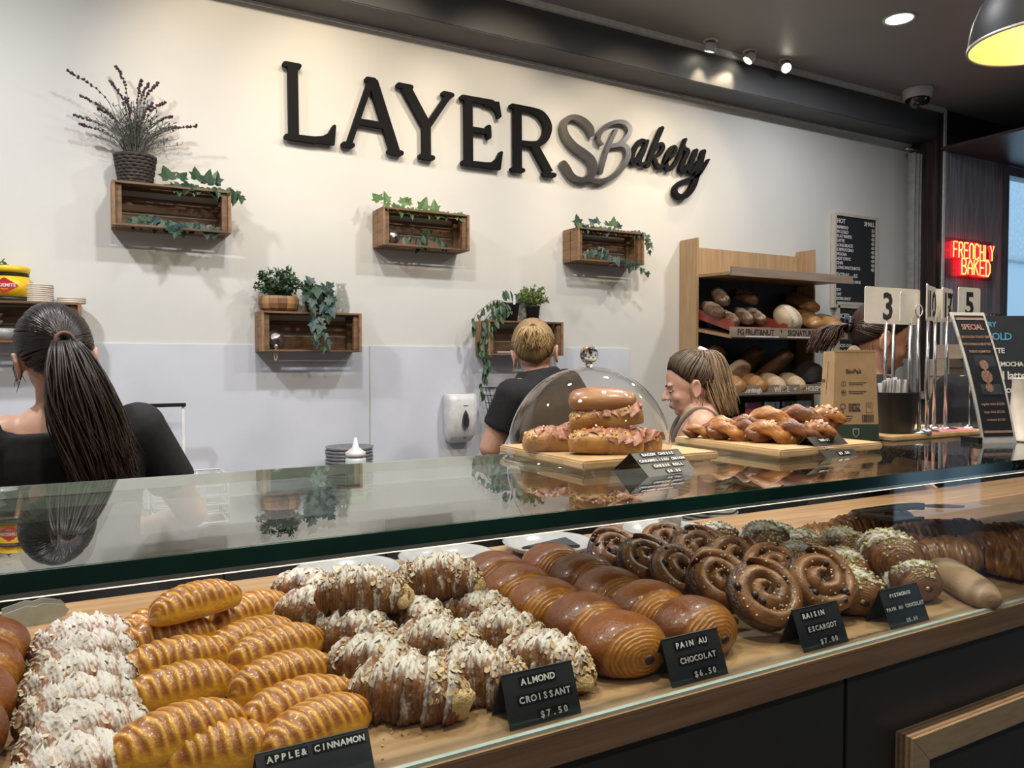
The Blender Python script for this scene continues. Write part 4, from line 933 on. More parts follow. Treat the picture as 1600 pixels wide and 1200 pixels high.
# on the back counter
p = at(303, 822, Z=BZ); wire_basket('dish_rack', 'white wire dish rack on the back counter behind the dark-haired worker', (p.x, 2.98, BZ), .24, .22, .16, 3, 5, .0026, white_plastic, 1.0)
p = at(555, 745, Y=3.12)
me = MB().shell([(.06, 0), (.095, .008), (.102, .022)], .006, 36).mesh('plate', mat('grey_stoneware', (.20, .20, .21), .35, col2=(.16, .16, .17), scale=50), True)
for k in range(14): tag(link('stacked_plate', me, None, (p.x+.002*math.sin(k*2), 3.2, BZ+.0142*k)), 'grey stoneware plate in the stack on the back counter', 'plate', 'stacked grey plates behind the squeeze bottle')
p = at(556, 760, Y=3.0)
sq = thing('squeeze_bottle', 'clear squeeze bottle with white nozzle and green sauce on the back counter', 'bottle', (p.x, 3.0, BZ)); sq.scale = (1.18, 1.18, 1.05)
MB().lathe([(.001, 0), (.033, 0), (.035, .006), (.035, .045), (.001, .045)], 28).build('sauce', mat('green_sauce', (.06, .20, .03), .4), sq, True)
MB().lathe([(.035, .0452), (.035, .165), (.032, .175), (.001, .176)], 28).build('bottle', mat('cloudy_plastic', (.62, .68, .66), .35), sq, True)
MB().lathe([(.034, .1762), (.034, .195), (.028, .198), (.012, .212), (.004, .25), (.001, .251)], 24).build('cap', white_plastic, sq, True)
p = at(272, 660, Y=3.25)
st_ = thing('rail_stand', 'steel stand with black top bar against the splash panel', 'stand', (p.x, 3.27, BZ))
MB().bx(-.11, .045, -.012, .012, at(272, 636, Y=3.25).z-BZ, at(272, 636, Y=3.25).z-BZ+.014).build('top_bar', black, st_, bevel=.002)
for x in (-.09, .035): MB().bx(x-.005, x+.005, -.005, .005, .006, at(272, 636, Y=3.25).z-BZ).build('post', white_trim, st_)
MB().bx(-.11, .05, -.05, .05, 0, .006).build('base', steel, st_)
o = MB().lathe([(.001, 0), (.05, 0), (.055, .02), (.053, .05), (.03, .062), (.001, .065)], 24).build('green_bag', mat('pale_green_film', (.45, .58, .50), .4, col2=(.35, .5, .42), scale=30), None, True, loc=(at(1055, 660, Y=3.0).x, 3.0, BZ)); o.scale = (1.3, 1, 3.2); tag(o, 'crumpled pale green wrapper on the back counter beside the profile worker', 'wrapper')
# ------------------------------------------------------------------ bread rack
RX0, RX1 = 2.977, 3.945; RYB, RYF = YW-.005, 3.257; YFR = 2.99
rack = thing('bread_rack', 'tall oak bread rack with jutting shelves and lettered front boards', 'rack', (RX0, RYB, 0))
def rk(name, x0, x1, y0, y1, z0, z1, m, b=.0015): return MB().bx(x0-RX0, x1-RX0, y0-RYB, y1-RYB, z0, z1).build(name, m, rack, bevel=b)
rk('side_panel', RX0, RX0+.018, RYF, RYB, 0, 2.185, oak_v); rk('side_panel', RX1-.018, RX1, RYF, RYB, 0, 2.185, oak_v)
rk('back_panel', RX0+.018, RX1-.018, RYB-.012, RYB, 1.985, 2.155, oak_v)
rk('dark_back_panel', RX0+.018, RX1-.018, RYB-.012, RYB, .9, 1.985, mat('rack_dark_back', (.045, .043, .045), .5, col2=(.025, .024, .025), scale=10, stretch=(8, 8, .4)))
rk('lower_box', RX0+.018, RX1-.018, RYF-.2, RYB-.012, 0, .95, charcoal)
def shelf_at(zb, zf, t=.016):
    M = MB(); a = [(RX0+.018, RYB-.012, zb), (RX1-.018, RYB-.012, zb), (RX1-.018, YFR+.014, zf), (RX0+.018, YFR+.014, zf)]
    M.prism([(x-RX0, y-RYB, z) for x, y, z in a], (0, 0, -t)); M.build('shelf_board', oak, rack)
HZ = 1.985; S1 = (1.70, 1.635); S2 = (1.395, 1.325); S3 = (1.13, 1.10)
shelf_at(HZ, HZ-.01); shelf_at(*S1); shelf_at(*S2); shelf_at(*S3)
hb = mat('weathered_board', (.30, .23, .17), .6, col2=(.21, .155, .11), scale=9, stretch=(.4, 7, 7), bump=.08)
rk('header_board', RX0, RX1+.0, YFR, YFR+.014, 1.95, 1.997, hb)
for z0, z1 in ((1.625, 1.681), (1.316, 1.368)): rk('front_board', RX0, RX1, YFR, YFR+.014, z0, z1, hb)
MF = lambda x, z, y=YFR-.0008: Matrix(((1, 0, 0, x-RX0), (0, 0, -1, y-RYB), (0, 1, 0, z), (0, 0, 0, 1)))
ink = mat('black_ink', (.02, .018, .016), .7); chalk = mat('white_chalk', (.72, .70, .66), .8)
for tx, x, z, s, m in (('FG FRUIT&NUT', 3.02, 1.640, .043, ink), ('SIGNATURE', 3.40, 1.640, .043, ink), ('FOUGASSE', 3.69, 1.640, .040, ink), ('Sourdough', 3.06, 1.330, .036, chalk), ('WHITE', 3.30, 1.330, .040, chalk), ('or', 3.455, 1.338, .026, chalk), ('WHOLEMEAL', 3.51, 1.330, .040, chalk), ('9', 3.345, 1.652, .026, ink), ('12', 3.905, 1.652, .024, ink)):
    xf(text_mb(tx, s, .0008, .0007, .92), MF(x, z)).build('lettering', m, rack)
for x0, x1 in ((3.08, 3.33), (3.40, 3.63)): rk('chalk_underline', x0, x1, YFR-.001, YFR, 1.628, 1.634, chalk, 0)
# red tray on the upper shelf
tr = thing('red_tray', 'red slanted tray holding fruit and nut loaves on the bread rack', 'tray', (RX0+.03, 3.0, 1.652), rot=(math.radians(17), 0, 0))
m_tray = mat('tray_red', (.30, .055, .035), .5, col2=(.20, .03, .02), scale=10)
MB().bx(0, .40, .012, .33, 0, .008).build('base', m_tray, tr); 
for a in ((0, .008, .012, .33), (.392, .40, .012, .33)): MB().bx(a[0], a[1], a[2], a[3], .008, .05).build('side', m_tray, tr)
MB().bx(0, .40, .004, .012, 0, .02).build('lip', m_tray, tr)
def loaf_mesh(Ln, w, h, m, seed, lump=.0, score=0, freq=30):
    def fn(u, v):
        fi = (u-.5)*PI; s = math.copysign(abs(math.sin(fi))**.8, fi); pr = abs(math.cos(fi))**.6; a = 2*PI*v
        q = Vector((s*Ln*freq*.5+seed*5, math.cos(a)*w*freq, math.sin(a)*h*freq)); k = 1+.05*mnoise.noise(q*.4)+lump*mnoise.noise(q)
        sc = 0.
        if score: 
            d = abs(math.sin(s*score*PI/2+.6*math.cos(a))); sc = max(0, 1-d*5)*max(0, math.sin(a)); k -= .07*sc
        z = h*pr*k*math.sin(a); fl = -h*.45
        return (Ln/2*s, w*pr*k*math.cos(a), (z if z > fl else fl+(z-fl)*.1)+h*.5), min(1, max(0, .35+.5*mnoise.noise(q*.7)+.8*sc))
    return MB().grid(fn, 48, 28, True, ('band',)).mesh('loaf', m, True)
b_seed = pastry_mat('seeded_crust', (.05, .022, .012), (.24, .12, .055), .6, 0, dust=.7, dustcol=(.55, .45, .34), mott=.5, bump=.5, sc=.6, dlo=.5)
b_dark = pastry_mat('dark_bread_crust', (.045, .018, .009), (.17, .075, .032), .55, 0, dust=.5, dustcol=(.45, .36, .28), mott=.4, bump=.3, sc=.4, dlo=.75)
b_flour = pastry_mat('floury_crust', (.16, .075, .030), (.52, .40, .26), .7, 0, dust=.8, dustcol=(.62, .55, .44), mott=.4, bump=.2, sc=.3, dlo=.35)
b_gold = pastry_mat('golden_crust', (.24, .105, .032), (.48, .26, .10), .5, .1, mott=.4, bump=.25, sc=.5)
b_white = pastry_mat('white_tin_crust', (.42, .26, .12), (.62, .50, .36), .65, 0, mott=.4, bump=.2, sc=.4)
def loaf(name, me, px, py, Y, label, yaw=0, group=None, rot=None):
    p = at(px, py, Y=Y); o = link(name, me, None, p, rot or (0, 0, yaw)); return tag(o, label, 'bread', group)
logm = [loaf_mesh(.24, .042, .04, b_seed, k, .14) for k in range(3)]
for k, (px, py, Y, yw, tilt, lab) in enumerate(((1113, 490, 3.19, 70, .28, 'knobbly fruit loaf against the side of the red tray'), (1125, 470, 3.22, 60, .35, 'knobbly fruit loaf lying on top at the back of the red tray'), (1160, 470, 3.24, 80, .30, 'dark end of a fruit loaf standing at the back of the red tray'), (1160, 500, 3.13, 62, .30, 'floury knobbly fruit loaf in the middle of the red tray'), (1178, 500, 3.12, 66, .30, 'pale crusted fruit loaf nearest the round signature loaf'), (1135, 503, 3.14, 70, .3, 'knobbly fruit loaf low in the red tray'))):
    p = at(px, py, Y=Y); q = (R3(0, 0, math.radians(yw)) @ R3(0, -tilt, 0)); o = link('fruit_loaf', logm[k % 3], None, p, q.to_euler()); tag(o, lab, 'bread', 'fruit and nut loaves in the red tray')
rm = MB().grid(lambda u, v: ((.088*math.sin(PI*u)**.8*math.cos(2*PI*v)*(1+.03*mnoise.noise(Vector((u*4, math.cos(2*PI*v)*2, math.sin(2*PI*v)*2)))), .088*math.sin(PI*u)**.8*math.sin(2*PI*v), -.06*math.cos(PI*u)+.045), (.9 if abs(math.cos(2*PI*v)*math.sin(PI*u)+.35) > .22 else .0)), 30, 36, True, ('band',)).mesh('round', b_flour, True)
p = at(1222, 503, Y=3.09); tag(link('signature_loaf', rm, None, p+Vector((0, 0, -.01)), (math.radians(50), 0, .2)), 'round floury signature loaf with a dark stripe on the rack', 'bread')
fm_ = loaf_mesh(.25, .066, .042, b_gold, 7, .10, 7)
for k, (px, py, Y, yw, tl, lab) in enumerate(((1262, 505, 3.14, 70, .38, 'golden ridged fougasse leaning beside the signature loaf'), (1292, 510, 3.08, 66, .28, 'golden ridged fougasse nearest the end of the rack shelf'), (1252, 478, 3.26, 80, .4, 'dark fougasse at the back behind the signature loaf'))):
    p = at(px, py, Y=Y); o = link('fougasse', fm_, None, p, (R3(0, 0, math.radians(yw)) @ R3(0, -tl, 0)).to_euler()); tag(o, lab, 'bread', 'fougasses on the rack')
# lower shelf
lf = loaf_mesh(.27, .07, .05, b_flour, 5)
t = thing('leaf_loaf', 'floury loaf with leaf-shaped slashes propped on the lower rack shelf', 'bread', at(1145, 598, Y=3.16), rot=(R3(0, 0, math.radians(115)) @ R3(0, .85, 0) @ R3(.5, 0, 0)).to_euler())
link('crust', lf, t)
for k in range(6):
    for sy in (-1, 1):
        MB().ell((0, 0, 0), (.021, .006, .003), None, 10, 6).build('slash', m_choc, t, True, loc=(-.085+k*.034, sy*.026, .070-.012*abs(k-2.5)/2.5-.003)).rotation_euler = (sy*-.45, 0, sy*.75)
bg_ = loaf_mesh(.26, .072, .06, b_dark, 9, .03, 3)
for k, (px, py, Y, yw, tl, lab) in enumerate(((1215, 580, 3.18, 112, .75, 'big dark rye loaf propped at the back of the lower rack shelf'), (1172, 575, 3.26, 100, .8, 'dark crusted loaf behind the leaf-slashed loaf'), (1108, 575, 3.27, 100, .7, 'dark loaf in the corner behind the ponytail'))):
    p = at(px, py, Y=Y); o = link('rye_loaf', bg_, None, p, (R3(0, 0, math.radians(yw)) @ R3(0, tl, 0)).to_euler()); tag(o, lab, 'bread', 'dark loaves on the lower rack shelf')
tl_ = loaf_mesh(.24, .058, .05, b_gold, 11, .04, 0); tw_ = loaf_mesh(.24, .058, .048, b_white, 13, .02, 4)
for k, (px, py, me, yw, lab) in enumerate(((1142, 606, tl_, 70, 'golden white loaf on the lower shelf nearest the ponytail'), (1175, 606, tl_, 70, 'golden white loaf on the lower shelf beneath the rye loaf'), (1205, 604, tw_, 66, 'floury striped loaf on the lower shelf beneath the rye loaf'), (1236, 603, tw_, 64, 'floury striped loaf on the lower shelf nearest the paper bag'))):
    p = at(px, py, Y=3.10); p.z = 1.345+.0; o = link('tin_loaf', me, None, (p.x, p.y, 1.352), (R3(0, 0, math.radians(yw)) @ R3(0, -.2, 0)).to_euler()); tag(o, lab, 'bread', 'loaves lined up on the lower rack shelf')
sm_ = loaf_mesh(.2, .09, .085, pastry_mat('poppy_crust', (.012, .011, .011), (.05, .045, .042), .8, 0, mott=.5, bump=.8), 15, .06)
p = at(1262, 600, Y=3.18); tag(link('seeded_loaf', sm_, None, (p.x, p.y, 1.37), (0, 0, .5)), 'black poppy-seed loaf behind the brown paper bag', 'bread')
for k, (px, c1_, c2_, lab) in enumerate(((1185, (.05, .12, .42), (.40, .10, .10), 'blue and red snack packet on the lowest rack shelf'), (1215, (.06, .16, .50), (.55, .60, .68), 'bright blue snack packet on the lowest rack shelf'), (1242, (.25, .26, .22), (.12, .14, .10), 'dull green packet on the lowest rack shelf'), (1265, (.55, .60, .64), (.40, .44, .50), 'clear silvery packet on the lowest rack shelf beside the paper bag'))):
    p = at(px, 655, Y=3.06); me = MB().grid(lambda u, v: ((.06*(2*v-1), .02*math.sin(PI*u)*math.sin(PI*v)+.004*mnoise.noise(Vector((u*6, v*6, k))), .16*u),), 10, 10, False); me2 = MB().grid(lambda u, v: ((.06*(2*v-1), -.02*math.sin(PI*u)*math.sin(PI*v), .16*u),), 10, 10, False)
    o = join(me, me2).build('snack_packet', mat('packet_%d' % k, c1_, .25, col2=c2_, scale=14, lo=.48, hi=.52, coat=.4), None, True, loc=(p.x, 3.10, 1.108)); tag(o, lab, 'packet', 'snack packets on the lowest rack shelf')

# ------------------------------------------------------------------ menu boards, curtain, neon
felt = mat('letter_board_felt', (.016, .018, .022), .9); pale_oak = mat('pale_frame', (.56, .50, .42), .5, col2=(.48, .42, .35), scale=12)
def menu_board(px0, py0, px1, py1, label, rows):
    a = at(px0, py0, Y=YW-.03); b = at(px1, py1, Y=YW-.03); w = b.x-a.x; h = a.z-b.z
    t = thing('menu_board', label, 'menu board', (a.x, YW-.03, b.z))
    MB().bx(.02, w-.02, .004, .026, .02, h-.02).build('felt', felt, t)
    for nm, q in (('frame_side', (0, .02, 0, h)), ('frame_side', (w-.02, w, 0, h)), ('frame_rail', (.02, w-.02, 0, .02)), ('frame_rail', (.02, w-.02, h-.02, h))): MB().bx(q[0], q[1], -.004, .026, q[2], q[3]).build(nm, pale_oak, t, bevel=.001)
    for tx, x, z, s, al in rows:
        xf(text_mb(tx, s, .001, .0007, .9, al), Matrix(((1, 0, 0, .03+x*(w-.06)), (0, 0, -1, .0035), (0, 1, 0, .025+z*(h-.05)), (0, 0, 0, 1)))).build('lettering', white_plastic, t)
rows = [('HOT', 0, .93, .040, 'LEFT'), ('SMALL', 1, .93, .040, 'RIGHT')]
for k, (a, b) in enumerate((('ESPRESSO', '3.5'), ('PICCOLO', '3.8'), ('FLAT WHITE', '4.5'), ('LATTE', '4.5'), ('LONG BLACK', '4.3'), ('CAPPUCCINO', '4.5'), ('MOCHA', '4.8'), ('HOT CHOC', '4.8'), ('CHAI', '4.8'), ('LONG MACCHIATO', '4.8'))):
    rows += [(a, 0, .865-.051*k, .028, 'LEFT'), (b, 1, .865-.051*k, .028, 'RIGHT')]
rows += [('EXTRAS', 0, .315, .038, 'LEFT'), ('0.5', .45, .315, .036, 'LEFT'), ('ALMOND', 0, .25, .026, 'LEFT'), ('LARGE', .45, .25, .026, 'LEFT'), ('SOY', 0, .15, .026, 'LEFT'), ('OAT', 0, .10, .026, 'LEFT'), ('EXTRA SHOT', 0, .05, .026, 'LEFT'), ('DECAF', 1, .2, .026, 'RIGHT')]
menu_board(1304, 331, 1370, 484, 'tall black letter-board menu of hot drinks in a pale frame', rows)
rows = [('ICED', 0, .86, .045, 'LEFT')]+[('ICED LATTE', 0, .74, .028, 'LEFT'), ('ICED MOCHA', 0, .64, .028, 'LEFT'), ('ICED CHOC', 0, .54, .028, 'LEFT'), ('ICED CHAI', 0, .44, .028, 'LEFT')]
menu_board(1309, 471, 1372, 622, 'black letter-board menu of iced drinks below the hot drinks board', rows)
cu = thing('curtain', 'grey curtain gathered beside the dark column', 'curtain', (4.93, 3.31, .9))
n = 40
MB().grid(lambda u, v: ((.12*v*(1.0-.12*u)+.01*u, .022*math.sin(v*16+.6*u)+.002*math.sin(u*9), 2.02*u),), 20, n, False).build('cloth', mat('curtain_grey', (.30, .29, .29), .8, col2=(.24, .23, .23), scale=20), cu, True)
MB().tube([(-.01, .02, 2.05), (.14, .02, 2.05)], .010, 10).build('rod', alu, cu, True)
GL = {'F': [[(0, 0), (0, 1), (.6, 1)], [(0, .52), (.5, .52)]], 'R': [[(0, 0), (0, 1), (.4, 1), (.58, .88), (.58, .66), (.4, .5), (0, .5)], [(.3, .5), (.6, 0)]], 'E': [[(.6, 1), (0, 1), (0, 0), (.6, 0)], [(0, .52), (.5, .52)]], 'N': [[(0, 0), (0, .8), (.1, .95), (.3, 1), (.5, .95), (.6, .8), (.6, 0)]],
      'C': [[(.6, .85), (.45, 1), (.15, 1), (0, .85), (0, .15), (.15, 0), (.45, 0), (.6, .15)]], 'H': [[(0, 0), (0, 1)], [(.6, 0), (.6, 1)], [(0, .5), (.6, .5)]], 'L': [[(0, 1), (0, 0), (.55, 0)]], 'Y': [[(0, 1), (.3, .5), (.6, 1)], [(.3, .5), (.3, 0)]],
      'B': [[(0, 0), (0, 1), (.4, 1), (.55, .88), (.55, .65), (.4, .53), (0, .53)], [(.4, .53), (.6, .4), (.6, .14), (.42, 0), (0, 0)]], 'A': [[(0, 0), (0, .6), (.3, 1), (.6, .6), (.6, 0)], [(0, .42), (.6, .42)]], 'K': [[(0, 0), (0, 1)], [(.58, 1), (0, .48)], [(.15, .6), (.6, 0)]], 'D': [[(0, 0), (0, 1), (.35, 1), (.6, .75), (.6, .25), (.35, 0), (0, 0)]]}
neon = thing('neon_sign', 'glowing red and yellow neon sign reading Frenchly Baked on the grey wood panel', 'sign', (5.2, YB-.03, 1.9))
core = emis('neon_core', (1.0, .55, .10), 2.0); halo = emis('neon_halo', (1.0, .012, .03), 2.2)  # halo: red glow of the yellow tubes, built as wider emissive tubes behind them
a = at(1487, 402, Y=YB-.03); b = at(1550, 402, Y=YB-.03); a2 = at(1500, 428, Y=YB-.03); b2 = at(1544, 430, Y=YB-.03)
cm_, hm_ = MB(), MB()
for word, x0, x1, z0, hgt in (('FRENCHLY', a.x, b.x, a.z+.002, .105), ('BAKED', a2.x, b2.x, a2.z, .105)):
    st_p = (x1-x0)/(len(word)-.3); lw = st_p*.70
    for i, ch in enumerate(word):
        for s_ in GL[ch]:
            pts = [Vector((x0+i*st_p+px/.6*lw-5.2, 0, z0+pz*hgt-1.9)) for px, pz in s_]
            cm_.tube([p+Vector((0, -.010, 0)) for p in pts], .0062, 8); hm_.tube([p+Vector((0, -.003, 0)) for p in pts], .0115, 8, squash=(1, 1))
cm_.build('yellow_tubes', core, neon, True); hm_.build('red_halo', halo, neon, True)
MB().bx(a.x-.04-5.2, b.x+.03-5.2, .017, .024, a2.z-.03-1.9, a.z+.14-1.9).build('backing', thin_glass('neon_backing', (.95, .8, .82), .05), neon)

# ------------------------------------------------------------------ things on the glass and granite top
def gt(px, py, h=0): return at(px, py, Z=ZT+h)
board_w = mat('serving_board', (.56, .38, .19), .45, col2=(.44, .28, .13), scale=8, stretch=(6, .5, 6), bump=.04)
BD = [('serving_board', .672, .955, .985, 1.262, 'light wooden serving board under the clear dome'), ('serving_board', 1.062, 1.34, .945, 1.225, 'light wooden serving board with chocolate twists beside the dome')]
for nm, x0, x1, y0, y1, lab in BD:
    t = thing(nm, lab, 'board', ((x0+x1)/2, (y0+y1)/2, ZT)); w = x1-x0; d = y1-y0
    MB().bx(-w/2, w/2, -d/2, d/2, .005, .019).build('plank', board_w, t, bevel=.003)
    for x in (-w/2+.03, w/2-.03): MB().bx(x-.012, x+.012, -d/2+.02, d/2-.02, 0, .005).build('foot', board_w, t)
ZBD = ZT+.019
# acrylic dome
DC = Vector((.786, 1.135, ZT)); DR = .147; DH = .158
dm_ = thing('food_dome', 'clear acrylic food dome with round knob over the savoury rolls', 'dome', DC)
prof = [(DR+.006, .001), (DR+.006, .004), (DR, .006)]+[(DR*math.cos(a)**.9, .006+DH*math.sin(a)) for a in [i*PI/2/22 for i in range(1, 22)]]+[(.004, .006+DH)]
MB().lathe(prof, 64, cap=False).build('bowl', acrylic, dm_, True)
MB().lathe([(DR+.0065, .0005), (DR+.0075, .002), (DR+.0065, .0045), (DR+.005, .002), (DR+.0065, .0005)], 64, cap=False).build('rim', thin_glass('acrylic_rim', (.9, .9, .88), .25), dm_, True)
gk, nt, b = nmat('knob_glass'); b.inputs['Transmission Weight'].default_value = 1; b.inputs['Roughness'].default_value = .01; b.inputs['IOR'].default_value = 1.49
MB().lathe([(.004, .006+DH), (.007, .168), (.006, .172)]+[(max(.0005, .0165*math.sin(a)), .186-.0165*math.cos(a)) for a in [i*PI/14 for i in range(3, 15)]], 28).build('knob', gk, dm_, True)
# savoury rolls
m_roll = pastry_mat('roll_crust', (.30, .11, .025), (.66, .40, .11), .42, .1, mott=.75, bump=.4, sc=.8)
m_bun = pastry_mat('bun_crust', (.24, .095, .030), (.46, .22, .08), .4, .15, mott=.25, bump=.1)
m_bacon = mat('bacon', (.26, .055, .032), .4, col2=(.42, .20, .12), scale=60, stretch=(1, 8, 1)); m_chs = mat('melted_cheese', (.78, .58, .26), .4, col2=(.52, .26, .09), scale=40)
ROLL = [loaf_mesh(.165, .036, .036, m_roll, k+20, .12) for k in range(2)]
def bacon_mesh(seed):
    rs = random.Random(seed); mb = MB()
    for k in range(5):
        x0 = -.055+k*.026; ph = rs.random()*6
        def fn(u, v): 
            x = x0+.034*u+.004*math.sin(u*9+ph); y = -.028+.05*v+.010*math.sin(u*4+k); z = .0535+.0022*math.sin(u*11+ph)+.002*math.cos(v*5+ph)-.62*(y*y)/.034-.9*x*x
            return ((x, y, z),)
        g = MB().grid(fn, 10, 6, False); g2 = MB(); g2.add([(x, y, z-.002) for x, y, z in g.v], [tuple(reversed(f)) for f in g.f]); mb.add(g.v, g.f); mb.add(g2.v, g2.f)
    return mb.mesh('bacon', m_bacon, True)
BAC = [bacon_mesh(i) for i in range(2)]
CHS = [crumbs_mesh(r, 90, .0034, 9+i, m_chs, .35) for i, r in enumerate(ROLL)]
RL = [((.722, 1.135), 0, -14, 'golden savoury roll at the low end of the board under the dome'), ((.765, 1.055), 0, -20, 'golden savoury roll at the front of the board under the dome'), ((.790, 1.085), .040, -30, 'golden bacon roll lying on top of the others under the dome'), ((.842, 1.10), .0, -62, 'bacon roll behind the price card inside the dome'), ((.800, 1.165), .002, -35, 'bacon roll at the back of the board under the dome')]
for i, ((x, y), lift, yw, lab) in enumerate(RL):
    t = thing('bacon_roll', lab, 'pastry', (x, y, ZBD+lift), math.radians(yw), 'savoury rolls under the dome', rot=(0, (.0, .05, -.12, .1, -.05)[i], math.radians(yw))); t.scale = (.78,)*3
    link('dough', ROLL[i % 2], t); link('bacon_strips', BAC[i % 2], t); stuffed(link('cheese', CHS[i % 2], t))
tag(link('split_bun', loaf_mesh(.118, .034, .024, m_bun, 30, .01), None, (.790, 1.10, ZBD+.074), (.25, .03, math.radians(-30))), 'smooth brown bun resting on top of the bacon rolls under the dome', 'bun')
# chocolate twists
m_twd = pastry_mat('twist_dark', (.075, .024, .010), (.26, .09, .032), .4, .2, mott=.6, bump=.5); m_twg = pastry_mat('twist_gold', (.26, .085, .02), (.52, .24, .065), .4, .2, mott=.5, bump=.4)
def twist_mesh(Ln, R, seed, m, phase):
    pts = []; n = 60
    V = []; F = []; B = []; k = 14
    for i in range(n+1):
        u = i/n; s = 2*u-1; env = max(.08, (1-abs(s)**3)**.5); a = phase+u*2*PI*1.5
        c = Vector((Ln/2*s, R*.62*env*math.cos(a), R*.85+R*.50*env*math.sin(a)))
        for j in range(k):
            w = 2*PI*j/k; q = R*.62*env*(1+.10*math.sin(w*4+u*40)+.22*mnoise.noise(Vector((u*9, w, seed))))
            V.append(c+Vector((0, math.cos(w)*q, math.sin(w)*q))); B.append(.5+.5*math.sin(w*4+u*24))
    F = [(i*k+j, i*k+(j+1) % k, (i+1)*k+(j+1) % k, (i+1)*k+j) for i in range(n) for j in range(k)]+[tuple(range(k-1, -1, -1)), tuple(range(n*k, n*k+k))]
    mb = MB(); mb.add(V, F, band=B); return mb.mesh('strand', m, True)
TWA = twist_mesh(.19, .027, 1, m_twg, 0); TWB = twist_mesh(.19, .027, 2, m_twd, PI); TWN = crumbs_mesh(TWA, 30, .005, 3, m_flakew, .5, (.0, .08))
for i, (px, py, h, yw, sc, lab) in enumerate(((1.262, 1.085, .012, -32, 1.05, 'large golden chocolate twist with nuts nearest the paper bag'), (1.165, 1.015, 0, -42, .88, 'dark chocolate twist at the front corner of the board'), (1.125, 1.09, 0, -50, .80, 'dark chocolate twist with white nuts in the middle of the board'), (1.105, 1.165, 0, -30, .6, 'small dark chocolate twist nearest the dome'), (1.20, 1.165, .0, -38, .85, 'golden twist at the back of the board beside the profile worker'))):
    x, y = px, py
    t = thing('chocolate_twist', lab, 'pastry', (x, y, ZBD+h), math.radians(yw), 'chocolate twists on the serving board'); t.scale = (sc,)*3
    link('golden_strand', TWA, t); link('chocolate_strand', TWB, t); stuffed(link('nut_pieces', TWN, t))

# ------------------------------------------------------------------ price cards
card_m = mat('card_black', (.020, .022, .024), .38, col2=(.016, .018, .019), scale=20); tape = mat('embossed_tape', (.006, .006, .006), .25, coat=.5); emb = mat('embossed_letters', (.72, .72, .70), .5)
def tent_card(x, y, z, w, lines, label, yaw=0., hgt=.060, dep=.032, size=.0105, name='price_card'):
    t = thing(name, label, 'price card', (x, y, z), yaw, 'folded black price cards')
    th = .0008
    MB().prism([(-w/2, 0, 0), (w/2, 0, 0), (w/2, dep, hgt), (-w/2, dep, hgt)], (0, th*1.5, -.0002)).build('front_leaf', card_m, t)
    MB().prism([(-w/2, dep*2, 0), (w/2, dep*2, 0), (w/2, dep, hgt), (-w/2, dep, hgt)], (0, -th*1.5, -.0002)).build('back_leaf', card_m, t)
    l = math.hypot(dep, hgt); ux, uz = dep/l, hgt/l
    for tx, cx, v in lines:
        o = Vector((cx*w, 0, 0))+Vector((0, ux, uz))*v*l; nrm = Vector((0, -uz, ux))
        def M(off): q = o+nrm*off; return Matrix(((1, 0, 0, q.x), (0, ux, -uz, q.y), (0, uz, ux, q.z), (0, 0, 0, 1)))
        m_ = MB()
        for k, ch in enumerate(tx):
            if ch == ' ': continue
            g = text_mb(ch, size, .0006, .00025, 1, 'CENTER'); sx = (k-(len(tx)-1)/2)*size*.78
            m_.add([(px_+sx, py_, pz_) for px_, py_, pz_ in g.v], g.f)
        xf(m_, M(.0012)).build('lettering', emb, t)
        words = tx.split(' '); pos = 0
        for wd in words:
            if wd:
                xa = (pos-.5-(len(tx)-1)/2)*size*.78; xb = (pos+len(wd)-.5-(len(tx)-1)/2)*size*.78
                tb = MB().bx(xa-.001, xb+.001, -size*.22, size*.92, -.0002, .0005); xf(tb, M(.0005)).build('label_tape', tape, t)
            pos += len(wd)+1
YCARD = .776
def cx(px, py): return at(px, py, Z=ZD).x
tent_card(.203, YCARD-.004, ZD, .118, [('APPLE& CINNAMON', .02, .72)], 'black price card reading apple and cinnamon before the turnovers', .0, .036, .024, .0088)
for (pa, pb), lines, lab in ((((820, 1160), (933, 1133)), [('ALMOND', -.02, .74), ('CROISSANT', .04, .42), ('$7.50', .12, .10)], 'black price card reading almond croissant before the almond croissants'), (((1080, 1090), (1165, 1067)), [('PAIN AU', -.02, .74), ('CHOCOLAT', .04, .42), ('$6.50', .1, .10)], 'black price card reading pain au chocolat before the brown rolls'),
                         (((1275, 1030), (1360, 1013)), [('RAISIN', -.1, .74), ('ESCARGOT', .02, .42), ('$7.00', .08, .10)], 'black price card reading raisin escargot before the swirls'), (((1405, 992), (1483, 975)), [('PISTACHIO', -.04, .76), ('PAIN AU CHOCOLAT', .0, .44), ('$8.00', .06, .10)], 'black price card reading pistachio pain au chocolat before the sugared pastries')):
    a, b = at(*pa, Z=ZD), at(*pb, Z=ZD); tent_card((a.x+b.x)/2, YCARD, ZD, .100, lines, lab, 0, .058, .024, .0105 if len(lines[1][0]) < 12 else .0078)
p = gt(1052, 741); tent_card(p.x, p.y, ZT, .102, [('BACON CHEESE', 0, .80), ('CARAMELISED ONION', 0, .56), ('CHEESE ROLL', .04, .32), ('$8.50', .06, .08)], 'black price card of four lines standing on the glass before the dome', .06, .032, .042, .0072)
p = gt(1318, 714); tent_card(p.x, p.y, ZT, .096, [('TWIST', -.1, .72), ('CHOC BABKA', .04, .40), ('$7.50', .1, .10)], 'black price card standing on the glass before the chocolate twists', .05, .036, .044, .0080)

